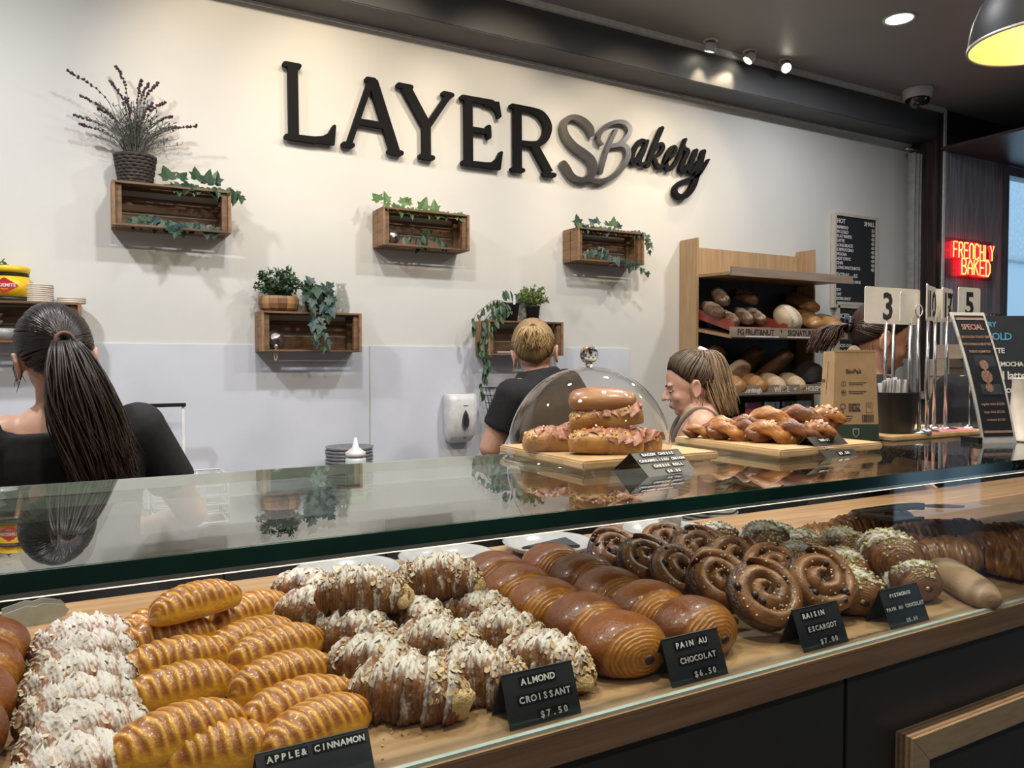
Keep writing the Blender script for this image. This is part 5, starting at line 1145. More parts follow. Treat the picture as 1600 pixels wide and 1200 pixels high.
# ------------------------------------------------------------------ plates on the deck
plate_me = MB().shell([(.055, 0), (.062, .003), (.088, .014), (.103, .027)], .005, 48).mesh('plate', ceramic, True)
kraft = mat('kraft_napkin', (.56, .44, .30), .8, col2=(.48, .36, .24), scale=50); dnap = mat('dark_napkin', (.030, .034, .040), .8)
PLT = [((543, 890), 'white plate with a kraft napkin behind the almond croissants, nearest the turnovers', 'k'), ((699, 876), 'white plate with a kraft napkin and dark card behind the almond croissants', 'k2'), ((856, 862), 'white plate with a folded black napkin behind the brown rolls', 'd'), ((1038, 834), 'white plate with a sauce cup and cutlery', 'c')]
for i, ((px, py), lab, kd) in enumerate(PLT):
    p = at(px, py, Z=ZD+.012); y = min(p.y, YD-.106); 
    if i < 3: p = at(px, py, Y=1.47); y = 1.47
    x = p.x; tag(link('white_plate', plate_me, None, (x, y, ZD)), lab, 'plate', 'white plates along the back of the deck')
    if kd in ('k', 'k2'):
        o = MB().prism([(-.05, -.035, 0), (.02, -.06, 0), (.06, .012, .004), (-.02, .045, .004)], (0, 0, .0022)).build('paper_napkin', kraft, None, loc=(x+.01, y, ZD+.0125)); o.rotation_euler = (.10, .06, .3+i); tag(o, 'folded kraft napkin on the plate %s' % ('nearest the turnovers' if kd == 'k' else 'with the dark card'), 'napkin')
        if kd == 'k2': tag(MB().bx(-.03, .03, -.012, .012, 0, .002).build('dark_card', matte_black, None, loc=(x+.045, y-.045, ZD+.021)), 'small dark card lying on the plate with the napkin', 'card')
    if kd == 'd':
        o = MB().prism([(-.07, .0, 0), (.055, -.05, 0), (.07, .035, 0)], (0, 0, .007)).build('black_napkin', dnap, None, bevel=.002, loc=(x, y, ZD+.015)); tag(o, 'black folded triangular napkin on the plate behind the brown rolls', 'napkin')
    if kd == 'c':
        c = thing('sauce_cup', 'small white cup of red sauce on the plate with cutlery', 'cup', (x+.035, y+.02, ZD+.006)); MB().shell([(.020, 0), (.027, .012), (.030, .042), (.032, .045)], .003, 32).build('cup', ceramic, c, True); MB().lathe([(.001, .034), (.026, .034), (.026, .036), (.001, .036)], 24).build('sauce', mat('red_sauce', (.42, .06, .05), .25), c)
        tag(MB().tube(smooth_path([(-.07, .0, 0), (-.02, .006, .002), (.04, .0, 0), (.06, -.002, 0)], 5), [.006]*4+[.008]*6+[.010]*6, 10, squash=(1, .25)).build('wooden_knife', kraft, None, True, loc=(x-.005, y-.035, ZD+.017)), 'pale wooden spreader on the plate with the sauce cup', 'spreader')
        f = thing('fork', 'steel fork across the plate with the sauce cup', 'fork', (x+.02, y-.02, ZD+.020), .25); MB().tube([(-.09, 0, 0), (-.03, 0, .004), (.045, 0, .004), (.06, 0, .006)], [.0045, .0030, .0026, .006], 8, squash=(1, .4)).build('handle', steel, f, True)
        for k in range(4): MB().tube([(.058, -.006+.004*k, .006), (.075, -.006+.004*k, .003), (.092, -.006+.004*k, .008)], .0012, 6).build('tine', steel, f, True)
# tongs
brushed = mat('brushed_steel', (.55, .55, .54), .38, .55)
def tongs(label, loc, yaw, m, ends, Ln=.22):
    t = thing('serving_tongs', label, 'tongs', loc, yaw)
    for s_ in (-1, 1):
        MB().tube(smooth_path([(-Ln, 0, .012), (-Ln*.5, s_*.012, .014), (-.03, s_*.016, .012), (.0, s_*.016, .012)], 6), .006, 8, squash=(1.4, .5)).build('arm', m, t, True)
        sc_ = [(0, -.014)]+[(.02+.012*k, -.020-.004*(k % 2)) for k in range(5)]+[(.085, -.012), (.092, 0), (.085, .012)]+[(.02+.012*k, .020+.004*(k % 2)) for k in range(4, -1, -1)]+[(0, .014)]
        mb = MB(); mb.prism([(x, s_*(.016-.00*x), .014+y*.75) for x, y in sc_], (0, s_*.003, 0)); mb.build('scalloped_end', ends, t)
    MB().ell((-Ln, 0, .012), (.012, .008, .007)).build('hinge', m, t, True)
    return t
p = dk(88, 958, .012); tongs('steel tongs with scalloped clear ends behind the brown rolls', (p.x-.075, p.y, ZD+.002), .15, steel, mat('smoky_tong_end', (.36, .38, .34), .15, col2=(.28, .30, .27), coat=.5))
p = dk(1440, 803, .07); tongs('steel tongs lying over the plain croissants', (p.x, p.y, ZD+.074), -.45, brushed, mat('pale_tong_end', (.55, .50, .46), .2, coat=.4), .16).rotation_euler = (PI/2, 0, -.55)

# ------------------------------------------------------------------ paper bag, bucket, number stands, menus, cups
bagm = mat('kraft_bag', (.42, .28, .15), .75, col2=(.36, .235, .12), scale=25); bagg = mat('bag_green', (.035, .055, .035), .6)
p = gt(1325, 688); BG = thing('paper_bag', 'brown kraft paper bag with green base and printed marks', 'bag', (p.x, p.y, ZT), math.radians(-24))
bw_, bd_, bh_ = .106, .066, .196
def bagq(z): k = 1-.14*(z/bh_); return bw_/2*k, bd_/2*(1-.25*z/bh_)
def bag_part(z0, z1, m, nm):
    a, b = bagq(z0), bagq(z1); V = [(sx*a[0], sy*a[1], z0) for sx, sy in ((-1, -1), (1, -1), (1, 1), (-1, 1))]+[(sx*b[0], sy*b[1], z1) for sx, sy in ((-1, -1), (1, -1), (1, 1), (-1, 1))]
    mb = MB(); mb.add(V, [(0, 1, 5, 4), (1, 2, 6, 5), (2, 3, 7, 6), (3, 0, 4, 7), (0, 3, 2, 1)]); return mb.build(nm, m, BG)
bag_part(0, .038, bagg, 'green_base'); bag_part(.038, bh_, bagm, 'bag_body')
tb = MB(); a = bagq(bh_)
for k in range(22):
    x = -a[0]+2*a[0]*k/21; tb.box((x, -a[1], bh_), (2*a[0]/22, .0012, .004+.003*(k % 2)))
tb.build('serrated_edge', bagm, BG)
MB().prism([(-.018+.036*i/10, -a[1]+.004, bh_+.013*math.sin(PI*i/10)) for i in range(11)], (0, .001, 0)).build('tab', mat('pale_tab', (.72, .62, .44), .6), BG)
ptx = mat('bag_print', (.045, .035, .025), .8); pgd = mat('bag_print_light', (.50, .48, .38), .8)
tilt_ = math.atan2(bd_/2*.25, bh_)
def bprint(mb, x, z, m, nm):
    y = -bagq(z)[1]-.0005; xf(mb, Matrix(((1, 0, 0, x), (0, math.sin(tilt_), -math.cos(tilt_), y), (0, math.cos(tilt_), math.sin(tilt_), z), (0, 0, 0, 1)))).build(nm, m, BG)
bprint(text_mb('BioPak', .0135, .0002, .0003, .95), -.022, .148, ptx, 'lettering')
for k, zz in enumerate((.124, .105)):
    bprint(MB().lathe([(.0048, 0), (.0056, 0), (.0056, .0003), (.0048, .0003), (.0048, 0)], 20, cap=False), -.027, zz+.002, ptx, 'icon_ring'); bprint(MB().box((0, 0, 0), (.0012, .006, .0003)) if k == 0 else MB().ell((0, 0, 0), (.0032, .0022, .0003), None, 10, 6), -.027, zz+.002, ptx, 'icon')
    for j in range(2): bprint(MB().box((0, 0, 0), (.040-.008*j, .0012, .0003)), .004-.003*j, zz+.004-.004*j, ptx, 'fine_print')
for k, tx in enumerate(('FORESTS', 'FOR ALL', 'FOREVER')): bprint(text_mb(tx, .0068, .0002, .0003, .95), -.016, .078-.0062*k, ptx, 'lettering')
bprint(join(MB().lathe([(.0052, 0), (.0063, 0), (.0063, .0003), (.0052, .0003), (.0052, 0)], 18, cap=False), MB().box((0, -.009, 0), (.0014, .008, .0003)), MB().box((-.004, -.007, 0), (.006, .0012, .0003), R3(0, 0, .5))), -.029, .077, ptx, 'tree_mark')
bprint(text_mb('FSC', .006, .0002, .0002), -.036, .060, ptx, 'lettering')
bprint(join(MB().bx(-.007, -.0064, -.011, .011, 0, .0002), MB().bx(.0064, .007, -.011, .011, 0, .0002), MB().bx(-.007, .007, -.011, -.0104, 0, .0002), MB().bx(-.007, .007, .0104, .011, 0, .0002), MB().lathe([(.0028, 0), (.0035, 0), (.0035, .0003), (.0028, .0003), (.0028, 0)], 12, (0, .004, 0), cap=False)), .030, .074, ptx, 'certificate_mark')
rs = random.Random(2); bars = MB(); x = 0
while x < .026: w = rs.choice((.0006, .001, .0016)); bars.bx(x, x+w, 0, .016, 0, .0002); x += w+rs.choice((.0006, .001))
bprint(bars, .014, .043, ptx, 'barcode')
for k in range(3): bprint(MB().box((0, 0, 0), (.022-.004*k, .0011, .0003)), -.018, .056-.005*k, ptx, 'fine_print')
bprint(join(MB().prism([(-.007, .010, 0), (.007, .010, 0), (.007, -.002, 0), (0, -.010, 0), (-.007, -.002, 0)], (0, 0, .0002))), .0, .019, pgd, 'shield_badge'); bprint(MB().prism([(-.0055, .008, .0003), (.0055, .008, .0003), (.0055, -.0015, .0003), (0, -.008, .0003), (-.0055, -.0015, .0003)], (0, 0, .0002)), .0, .019, bagg, 'shield_badge')
def sprint(mb, y, z, m, nm):
    x = -bagq(z)[0]-.0005; xf(mb, Matrix(((0, 0, -1, x), (-1, 0, 0, y), (0, 1, 0, z), (0, 0, 0, 1)))).build(nm, m, BG)
sprint(MB().box((0, 0, 0), (.001, .12, .0003), R3(0, 0, -.13)), .004, .115, ptx, 'fold_line')
for tx, y, z, s in (('250', .026, .128, .010), ('Toilé', .026, .014, .012)): sprint(text_mb(tx, s, .0002, .0002), y, z, ptx if z > .04 else pgd, 'lettering')
# black bucket of wrapped cutlery
p = gt(1398, 683); bk_ = thing('black_bucket', 'black bucket beside the paper bag', 'bucket', (p.x, p.y, ZT))
MB().shell([(.036, 0), (.038, .002), (.0495, .102), (.0505, .104)], .002, 40).build('pot', matte_black, bk_, True)
rs = random.Random(8)
for k in range(14):
    a_ = rs.uniform(0, 2*PI); r_ = rs.uniform(.0, .036); bx0 = Vector((r_*.5*math.cos(a_), r_*.5*math.sin(a_), .004)); tip = Vector((r_*math.cos(a_)*1.1, r_*math.sin(a_)*1.1, rs.uniform(.116, .138)))
    o = MB().tube([bx0, tip], .0035, 6, squash=(1.5, .5)).build('wrapped_straw', mat('paper_wrap', (.68, .66, .62), .6), None, loc=(p.x, p.y, ZT)); tag(o, 'white paper-wrapped stick standing in the black bucket', 'stick', 'wrapped sticks in the black bucket')
for k in range(4):
    o = MB().box((-.012+.010*k, .016-.006*k, .075), (.060, .0012, .115), R3(.10, .06*k-.1, .25)).build('paper_napkin', mat('white_napkin', (.74, .74, .78), .7), None, loc=(p.x, p.y, ZT)); tag(o, 'white folded napkin standing in the black bucket', 'napkin', 'white napkins in the black bucket')
# tray and number stands
TRX, TRY = 1.70, 1.125
ty = thing('number_tray', 'wooden tray holding the table number stands', 'tray', (TRX, TRY, ZT)); MB().bx(-.17, .20, -.07, .12, 0, .010).build('base', board_w, ty, bevel=.002); MB().bx(-.06, .16, -.06, -.0, .010, .0115).build('pink_mat', mat('pink_paper', (.52, .16, .20), .6), ty)
cardw = mat('number_card', (.66, .62, .55), .5, col2=(.60, .56, .50), scale=20)
def num_stand(px, Y, cpx0, cpx1, cpy0, cpy1, txt, label, yaw=0, lean=0):
    b = at(px, 600, Y=Y); ct, cb = at((cpx0+cpx1)/2, cpy0, Y=Y-.006), at((cpx0+cpx1)/2, cpy1, Y=Y-.006); wl, wr = at(cpx0, cpy0, Y=Y), at(cpx1, cpy0, Y=Y)
    z0 = ZT+.010 if (TRX-.17 < b.x < TRX+.2 and TRY-.07 < Y < TRY+.12) else ZT
    t = thing('number_stand', label, 'number stand', (b.x, Y, z0), 0, 'table number stands')
    MB().lathe([(.001, 0), (.026, 0), (.027, .003), (.010, .006), (.006, .010), (.001, .010)], 24).build('base', steel, t, True)
    zt_ = cb.z-z0+.012
    MB().tube([(0, 0, .008), (lean, 0, zt_)], .0042, 10).build('pole', steel, t, True)
    MB().tube([(lean+.013*math.cos(2*PI*i/20), -.002, zt_+.012+.013*math.sin(2*PI*i/20)) for i in range(21)], .0016, 6).build('clip_ring', steel, t, True)
    w, h = wr.x-wl.x, ct.z-cb.z
    w = max(w, .05); q = R3(0, 0, yaw); cxm = (wl.x+wr.x)/2-b.x
    r_ = .006; pts = []
    for (sx, sz, a0) in ((1, 1, 0), (-1, 1, 90), (-1, -1, 180), (1, -1, 270)):
        for k in range(4): aa = math.radians(a0+30*k); pts.append((sx*(w/2-r_)+r_*math.cos(aa), sz*(h/2-r_)+r_*math.sin(aa)))
    cz = (ct.z+cb.z)/2-z0
    M = MB().prism([q @ Vector((x, -.0035, z)) for x, z in pts], q @ Vector((0, .0022, 0))); M.v = [(x+cxm, y, z+cz) for x, y, z in M.v]; card = M.build('card', cardw, t)
    if txt:
        g = text_mb(txt, h*1.02, .0004, .0022, .9, 'CENTER'); g.v = [tuple(q @ Vector((x, -.004, y-h*.36))+Vector((cxm, 0, cz))) for x, y, z in g.v]; g.build('number', matte_black, card)
num_stand(1383, 1.20, 1350, 1420, 449, 506, '3', 'table number 3 stand in front of the dark-haired head')
num_stand(1395, 1.245, 1398, 1436, 451, 507, '', 'table number stand with its card hidden behind number 3')
num_stand(1420, 1.10, 1405, 1432, 456, 505, '', 'table number stand with a blank edge beside number 3', lean=.004)
num_stand(1437, 1.08, 1434, 1462, 444, 502, '1', 'table number stand with a tilted card beside number 17', .5, -.01)
num_stand(1449, 1.10, 1440, 1468, 447, 501, '10', 'table number 10 stand beside number 17', .35)
num_stand(1460, 1.14, 1456, 1476, 451, 503, '', 'table number stand hidden between numbers 10 and 17')
num_stand(1478, 1.12, 1462, 1495, 450, 502, '17', 'table number 17 stand', .3)
num_stand(1516, 1.17, 1496, 1530, 449, 499, '5', 'table number 5 stand beside the special menu')
# special menu in a leaning holder
p = gt(1562, 692); SM = thing('special_menu', 'tall black special menu with white border leaning on the granite', 'menu', (p.x, p.y, ZT), math.radians(-18), rot=None)
mw_, mh_ = .085, .285
white_card = mat('white_card', (.74, .73, .71), .5)
def lean_pt(x, z, off=0): 
    k = z/mh_; return Vector((x-.055*k*(1-.25*k), off-.012*math.sin(PI*k)+.05*k, z*.985))
g = MB().grid(lambda u, v: (lean_pt(-mw_/2+mw_*v, mh_*u),), 14, 6, False); g2 = MB().grid(lambda u, v: (lean_pt(-mw_/2+mw_*v, mh_*u, .003),), 14, 6, False)
join(g, g2).build('card', white_card, SM, True)
g = MB().grid(lambda u, v: (lean_pt(-mw_/2+.006+(mw_-.012)*v, .014+(mh_-.021)*u, -.001),), 14, 6, False); g.build('printed_face', mat('menu_print', (.032, .034, .040), .3, coat=.3), SM, True)
cop = mat('menu_copper', (.52, .31, .22), .5)
def mprint(mb, z, m, nm='lettering'): mb.v = [tuple(lean_pt(x, z+y, -.0018-zz)) for x, y, zz in mb.v]; mb.build(nm, m, SM)
mprint(text_mb('SPECIAL', .0165, .0001, .0003, .9, 'CENTER'), .247, cop)
for k, tx in enumerate(('SOURDOUGH TOAST SERVED', 'WITH FRENCH BUTTER &', 'FRENCH JAM 9.50')): mprint(text_mb(tx, .0075, .0001, .0001, .9, 'CENTER'), .228-.016*k, cop)
for z in (.268, .022): mprint(MB().bx(-mw_/2+.008, mw_/2-.008, 0, .005, 0, .0002), z, cop, 'copper_bar')
for k in range(3): mprint(text_mb(('regular drink $10.00', 'large drink $12.00', 'croissant $11.00')[k], .0078, .0001, .0001, .9, 'CENTER'), .082-.017*k, cop)
mprint(MB().bx(-.020, .030, 0, .085, -.0002, .0002), .105, mat('menu_picture', (.06, .07, .085), .4, col2=(.04, .045, .055), scale=40), 'picture')
for k, (w_, h_, z) in enumerate(((.020, .02, .112), (.028, .03, .132), (.022, .018, .162))): mprint(MB().lathe([(.0005, .0004), (w_*.5, .0004), (w_*.5, .0006), (.0005, .0006)], 12), z+h_*.4, mat('menu_food', (.42, .25, .19), .5, col2=(.2, .1, .07), scale=200), 'picture_food')
MB().bx(-mw_/2-.01, -mw_/2+.0, .0, .05, 0, .012).build('holder_foot', black, SM); MB().bx(-.04, .04, .004, .06, 0, .006).build('holder_base', black, SM)
# chalk menu behind
p = gt(1600, 680); CM_ = thing('chalk_menu', 'black chalk-lettered drinks menu behind the special menu', 'menu', (p.x+.085, p.y+.05, ZT), math.radians(-25))
CM_.rotation_euler = (-.12, 0, math.radians(-30))
MB().bx(-.09, .055, 0, .008, 0, .29).build('board', mat('chalkboard', (.022, .028, .034), .6), CM_, bevel=.001); MB().bx(-.09, .09, .008, .05, 0, .01).build('foot', black, CM_)
blue_chalk = mat('blue_chalk', (.10, .36, .62), .8)
for k, (tx, s, m) in enumerate((('TRY', .018, blue_chalk), ('COLD', .026, blue_chalk), ('LATTE', .018, chalk), ('ICED MOCHA', .016, chalk), ('iced latte', .030, chalk), ('long iced', .024, chalk), ('with', .014, chalk), ('ice cream', .014, chalk))):
    xf(text_mb(tx, s, .0004, .0004, .9), Matrix(((1, 0, 0, -.078), (0, 0, -1, -.0006), (0, 1, 0, .262-.033*k), (0, 0, 0, 1)))).build('lettering', m, CM_)
# paper cup
p = gt(1606, 689); pc = thing('paper_cup', 'cream paper cup stack beside the special menu', 'cup', (p.x, p.y, ZT)); MB().lathe([(.001, 0), (.040, 0), (.0415, .004), (.037, .006), (.031, .135), (.0325, .138), (.001, .138)], 36).build('cup', cream, pc, True)
# coffee corner behind the granite
cb_ = thing('coffee_bench', 'steel bench with shelf in front of the window', 'bench', (4.58, 2.75, 0))
MB().bx(-.55, 1.0, -.2, .3, 1.14, 1.17).build('top', steel, cb_, bevel=.002); MB().bx(-.55, 1.0, -.2, .3, 1.29, 1.305).build('shelf', mat('bench_shelf', (.32, .34, .35), .35, .5), cb_, bevel=.002); MB().bx(-.55, 1.0, .0, .3, 0, 1.14).build('cabinet', charcoal, cb_)
for x in (-.5, .95): MB().bx(x, x+.03, -.18, .28, 1.17, 1.29).build('upright', charcoal, cb_)
card = mat('cardboard', (.36, .27, .19), .8, col2=(.30, .22, .15), scale=20)
for k, (px, py, w, h, lab) in enumerate(((1482, 620, .19, .105, 'lowest cardboard carton behind the number stands'), (1480, 588, .17, .10, 'cardboard carton in the middle of the stack behind the number stands'), (1496, 563, .15, .085, 'cardboard carton topmost behind the special menu'))):
    p = at(px, py, Y=2.72); z = 1.305+(0, .106, .207)[k]
    t = thing('cardboard_carton', lab, 'carton', (p.x, 2.74, z), .1*k, 'cartons stacked behind the number stands'); MB().bx(-w/2, w/2, -.07, .07, 0, h).build('box', card, t, bevel=.002); MB().bx(-w/2, w/2, -.0715, -.07, h*.45, h*.52).build('seam', crate_w, t)
p = at(1500, 650, Y=2.66); fr = thing('salad_box', 'white-edged clear box of green salad under the steel shelf', 'box', (p.x, 2.66, 1.17))
MB().bx(-.09, .09, 0, .08, 0, .10).build('contents', mat('salad', (.14, .18, .06), .6, col2=(.30, .26, .10), scale=30), fr)
for q in ((-.095, -.088, 0, .105), (.088, .095, 0, .105), (-.088, .088, 0, .008), (-.088, .088, .098, .105)): MB().bx(q[0], q[1], -.006, -.0005, q[2], q[3]).build('edge', white_plastic, fr)
tag(link('red_apple', lump_mesh((.022, .022, .022), 4, mat('apple_red', (.5, .05, .03), .35), .1), None, (p.x+.13, 2.66, 1.192)), 'small red fruit beside the salad box', 'fruit')
# ------------------------------------------------------------------ people behind the counter
def capsule(mb, a, ra, b, rb, n=14):
    a, b = Vector(a), Vector(b); d = (b-a); l = d.length or 1e-6; d.normalize(); pts = []; rr = []
    for k in range(4): w = (PI/2)*(1-k/4); pts.append(a-d*ra*math.sin(w)); rr.append(max(ra*math.cos(w), ra*.05))
    for k in range(5): f = k/4; pts.append(a.lerp(b, f)); rr.append(ra+(rb-ra)*f)
    for k in range(1, 5): w = (PI/2)*k/4; pts.append(b+d*rb*math.sin(w)); rr.append(max(rb*math.cos(w), rb*.05))
    mb.tube(pts, rr, n)
def rings(mb, R_, T, n=24):
    V = []
    for z, rx, ry, cy in R_:
        for k in range(n):
            w = 2*PI*k/n; V.append(T(Vector((rx*math.cos(w), cy+ry*math.sin(w), z))))
    m = len(R_); F = [(i*n+k, i*n+(k+1) % n, (i+1)*n+(k+1) % n, (i+1)*n+k) for i in range(m-1) for k in range(n)]+[tuple(range(n-1, -1, -1)), tuple(range((m-1)*n, m*n))]
    mb.add(V, F)
def fuse(mb, name, material, parent, voxel, smooth=4, fac=.5):
    """one continuous skin over overlapping volumes"""
    o = mb.build(name+'_src', None); md = o.modifiers.new('r', 'REMESH'); md.mode = 'VOXEL'; md.voxel_size = voxel; md.use_smooth_shade = True
    if smooth: s_ = o.modifiers.new('s', 'SMOOTH'); s_.iterations = smooth; s_.factor = fac
    bpy.context.view_layer.update(); dg = bpy.context.evaluated_depsgraph_get()
    me = bpy.data.meshes.new_from_object(o.evaluated_get(dg)); old = o.data; bpy.data.objects.remove(o); bpy.data.meshes.remove(old)
    me.materials.clear(); me.materials.append(material); me.polygons.foreach_set('use_smooth', [True]*len(me.polygons)); me.name = name
    return link(name, me, parent)
TORSO = [(.80, .150, .110, 0), (.88, .168, .122, -.012), (.98, .145, .105, 0), (1.06, .132, .098, .005), (1.16, .146, .108, .012), (1.26, .160, .108, .006), (1.33, .150, .088, -.002), (1.375, .108, .068, -.008), (1.41, .062, .058, -.006)]
def add_hand(mb, w, d, nrm, curl=.35, side=1):
    """palm, four unequal fingers with two bends, and a thumb leaving the side of the palm"""
    d = Vector(d).normalized(); nrm = Vector(nrm); nrm = (nrm-d*nrm.dot(d)).normalized(); s_ = d.cross(nrm)*side; w = Vector(w)
    capsule(mb, w-d*.01, .024, w+d*.02, .026); 
    for k in range(4): capsule(mb, w+d*.02+s_*(-.026+.0175*k), .0125, w+d*.085+s_*(-.031+.0205*k), .0105)
    for k, ln in enumerate((.058, .074, .080, .070)):
        b0 = w+d*.088+s_*(-.033+.0215*k); b1 = b0+(d*math.cos(curl*.6)+nrm*math.sin(curl*.6))*ln*.5; b2 = b1+(d*math.cos(curl*1.8)+nrm*math.sin(curl*1.8))*ln*.5
        capsule(mb, b0, .0088, b1, .0082, 10); capsule(mb, b1, .0082, b2, .0068, 10)
    t0 = w+d*.028+s_*.028+nrm*.006; t1 = t0+(d*.62+s_*.75+nrm*.25).normalized()*.038; t2 = t1+(d*.9+s_*.25+nrm*.3).normalized()*.034
    capsule(mb, t0, .0125, t1, .0105, 10); capsule(mb, t1, .0105, t2, .008, 10)
def el_hair(al):
    """hairline elevation (deg) against azimuth from the face (deg)"""
    al = abs((al+180) % 360-180)
    for (a0, e0), (a1, e1) in (((0, 36), (35, 33)), ((35, 33), (60, 16)), ((60, 16), (82, -8)), ((82, -8), (90, 2)), ((90, 2), (105, -22)), ((105, -22), (130, -40)), ((130, -40), (181, -58))):
        if al <= a1: return e0+(e1-e0)*(al-a0)/(a1-a0)
    return -58
def sdir(az, el): a, e = math.radians(az), math.radians(el); return Vector((math.sin(a)*math.cos(e), math.cos(a)*math.cos(e), math.sin(e)))
SK = Vector((.080, .101, .103))
def person(label, loc, yaw, hgt, lean=(0, 0, 0), head=(0, 0, 0), arms=None, skin=None, shirt=None, hairspec=None, voxel=.006, wide=1., pants=None, top='tee', neck=1.40, extra=None, drop=0.):
    k = hgt/1.65; t = thing('person', label, 'person', loc, yaw); t.scale = (k,)*3
    RL_ = R3(*lean); piv = Vector((0, 0, .90))
    def T(p):
        p = Vector(p); p.x *= wide if p.z < 1.40 else 1; f = min(1, max(0, (p.z-.84)/.22)); 
        if f == 0: return p
        q = Quaternion().slerp(RL_.to_quaternion(), f); return piv+q @ (p-piv)
    RH = R3(*head); hp = Vector((0, 0, 1.42))
    def HT(p): return T(hp+Vector((0, 0, -drop))+RH @ (Vector(p)-hp))
    HQ = RL_ @ RH
    b = MB(); rings(b, TORSO, T)
    capsule(b, T((0, -.012, 1.35)), .058, HT((0, .004, 1.46)), .050)
    def E(c, r): b.ell(HT(c), r, HQ, 20, 14)
    E((0, -.008, 1.550), (.073, .093, .096)); E((0, .030, 1.505), (.059, .060, .085)); E((0, .034, 1.458), (.047, .048, .040)); E((0, .066, 1.438), (.020, .018, .016))
    E((0, .072, 1.545), (.048, .018, .012)); E((.034, .056, 1.495), (.024, .022, .022)); E((-.034, .056, 1.495), (.024, .022, .022))
    capsule(b, HT((0, .084, 1.534)), .0085, HT((0, .111, 1.500)), .0105, 10); E((.010, .094, 1.496), (.008, .010, .007)); E((-.010, .094, 1.496), (.008, .010, .007))
    E((0, .084, 1.473), (.021, .011, .0065)); E((0, .083, 1.4615), (.019, .012, .0075))
    for sx in (-1, 1):
        # ear: rim ring and lobe
        c = Vector((sx*.077, -.008, 1.512))
        b.tube([HT(c+Vector((sx*.006+sx*.004*math.sin(w), -.006+.014*math.cos(w)-.004*math.sin(w), .029*math.sin(w)))) for w in [2*PI*i/16 for i in range(17)]], .0058, 8); E(c+Vector((0, -.006, 0)), (.007, .012, .024)); E(c+Vector((sx*.004, .004, -.028)), (.006, .008, .009))
    arms = arms or {}
    SH = {}
    for sx, nm in ((1, 'r'), (-1, 'l')):
        s0 = T((sx*.155, -.004, 1.335)); el = Vector(arms.get(nm, ((sx*.235, .0, 1.06), None))[0]); wr = arms.get(nm, (None, (sx*.20, .17, .98)))[1]; wr = Vector(wr); SH[nm] = (s0, el, wr)
        capsule(b, T((sx*.10, -.006, 1.345)), .052, s0, .054); capsule(b, s0, .054, el, .041); capsule(b, el, .041, wr, .027); hd = (wr-el).normalized()
        add_hand(b, wr+hd*.012, hd, arms.get('n'+nm, Vector((-sx, 0, -.2))), .4, arms.get('s'+nm, 1))
    for sx in (-1, 1):
        capsule(b, T((sx*.085, 0, .85)), .088, (sx*.095, .012, .47), .056); capsule(b, (sx*.095, .012, .47), .054, (sx*.10, -.02, .09), .038)
        b.ell((sx*.105, .045, .038), (.042, .118, .036))
    body = fuse(b, 'body', skin, t, voxel, 3)
    # clothes
    if top == 'tee':
        c = MB(); rings(c, [(z, rx+.011, ry+.011, cy) for z, rx, ry, cy in TORSO if z < 1.30]+[(1.30, .168, .108, 0)]+([(1.352, .160, .098, -.004), (1.39, .115, .08, -.006), (neck, .078, .072, -.006)] if neck > 1.37 else [(neck, .145, .092, -.004)]), T)
        for nm in ('r', 'l'):
            s0, el, wr = SH[nm]; sx = 1 if nm == 'r' else -1
            capsule(c, T((sx*.095, -.006, min(neck, 1.365)-.048)), .068, s0, .067); d = (el-s0); e2 = s0+d*.62; pts = [s0, s0.lerp(e2, .5), e2-d.normalized()*.002, e2]
            c.tube([s0, s0.lerp(e2, .5), e2], [.066, .064, .062], 18)
        fuse(c, 'tee_shirt', shirt, t, .007, 3)
    else:
        c = MB(); rings(c, [(z, rx+.008, ry+.008, cy) for z, rx, ry, cy in TORSO if .87 < z < 1.25]+[(1.255, .150, .112, .006)], T); fuse(c, 'tank_top', shirt, t, .007, 3)
        for sx in (-1, 1): MB().tube([T(q) for q in smooth_path([(sx*.075, .115, 1.24), (sx*.092, .088, 1.33), (sx*.098, .02, 1.395), (sx*.090, -.05, 1.372), (sx*.075, -.104, 1.25)], 6)], .006, 8, squash=(1.4, .5)).build('strap', MATS['strap'], t, True)
    c = MB(); rings(c, [(.78, .158, .118, 0), (.88, .176, .130, -.012), (.955, .155, .115, 0)], T)
    for sx in (-1, 1): capsule(c, T((sx*.085, 0, .85)), .096, (sx*.095, .012, .47), .068); c.tube([(sx*.095, .012, .47), (sx*.10, -.01, .10)], [.068, .060], 16)
    fuse(c, 'trousers', pants or MATS['trouser_black'], t, .012, 2)
    for sx in (-1, 1): MB().ell((sx*.105, .045, .040), (.047, .126, .044)).build('shoe', matte_black, t, True)
    # eyes and brows
    for sx in (-1, 1):
        e = MB(); e.ell(HT((sx*.029, .0735, 1.522)), (.0125, .0105, .0055), HQ, 14, 10); e = e.build('eye', MATS['eye_white'], t, True)
        MB().ell(HT((sx*.0295, .0825, 1.521)), (.0052, .0040, .0050), HQ, 12, 8).build('iris', MATS['iris'], e, True)
        MB().tube([HT((sx*(.014+.008*i), .083-.004*abs(i-2)*.6-.0025*i, 1.528-.0015*(i-2)**2)) for i in range(5)], .0017, 5).build('lashes', MATS['lash'], t, True)
        MB().tube([HT((sx*(.012+.010*i), .0915-.0052*i-.001*i*i, 1.5435+.0045*math.sin(i))) for i in range(4)], [.0026, .003, .0026, .0014], 6).build('eyebrow', MATS['brow'], t, True)
    MB().ell(HT((0, .0925, 1.4675)), (.017, .0052, .0085), HQ, 12, 8).build('lips', MATS['lips'], t, True)
    # hair
    hs = hairspec; rs = random.Random(hs.get('seed', 1)); hb = MB(); HC = Vector((0, -.008, 1.550))
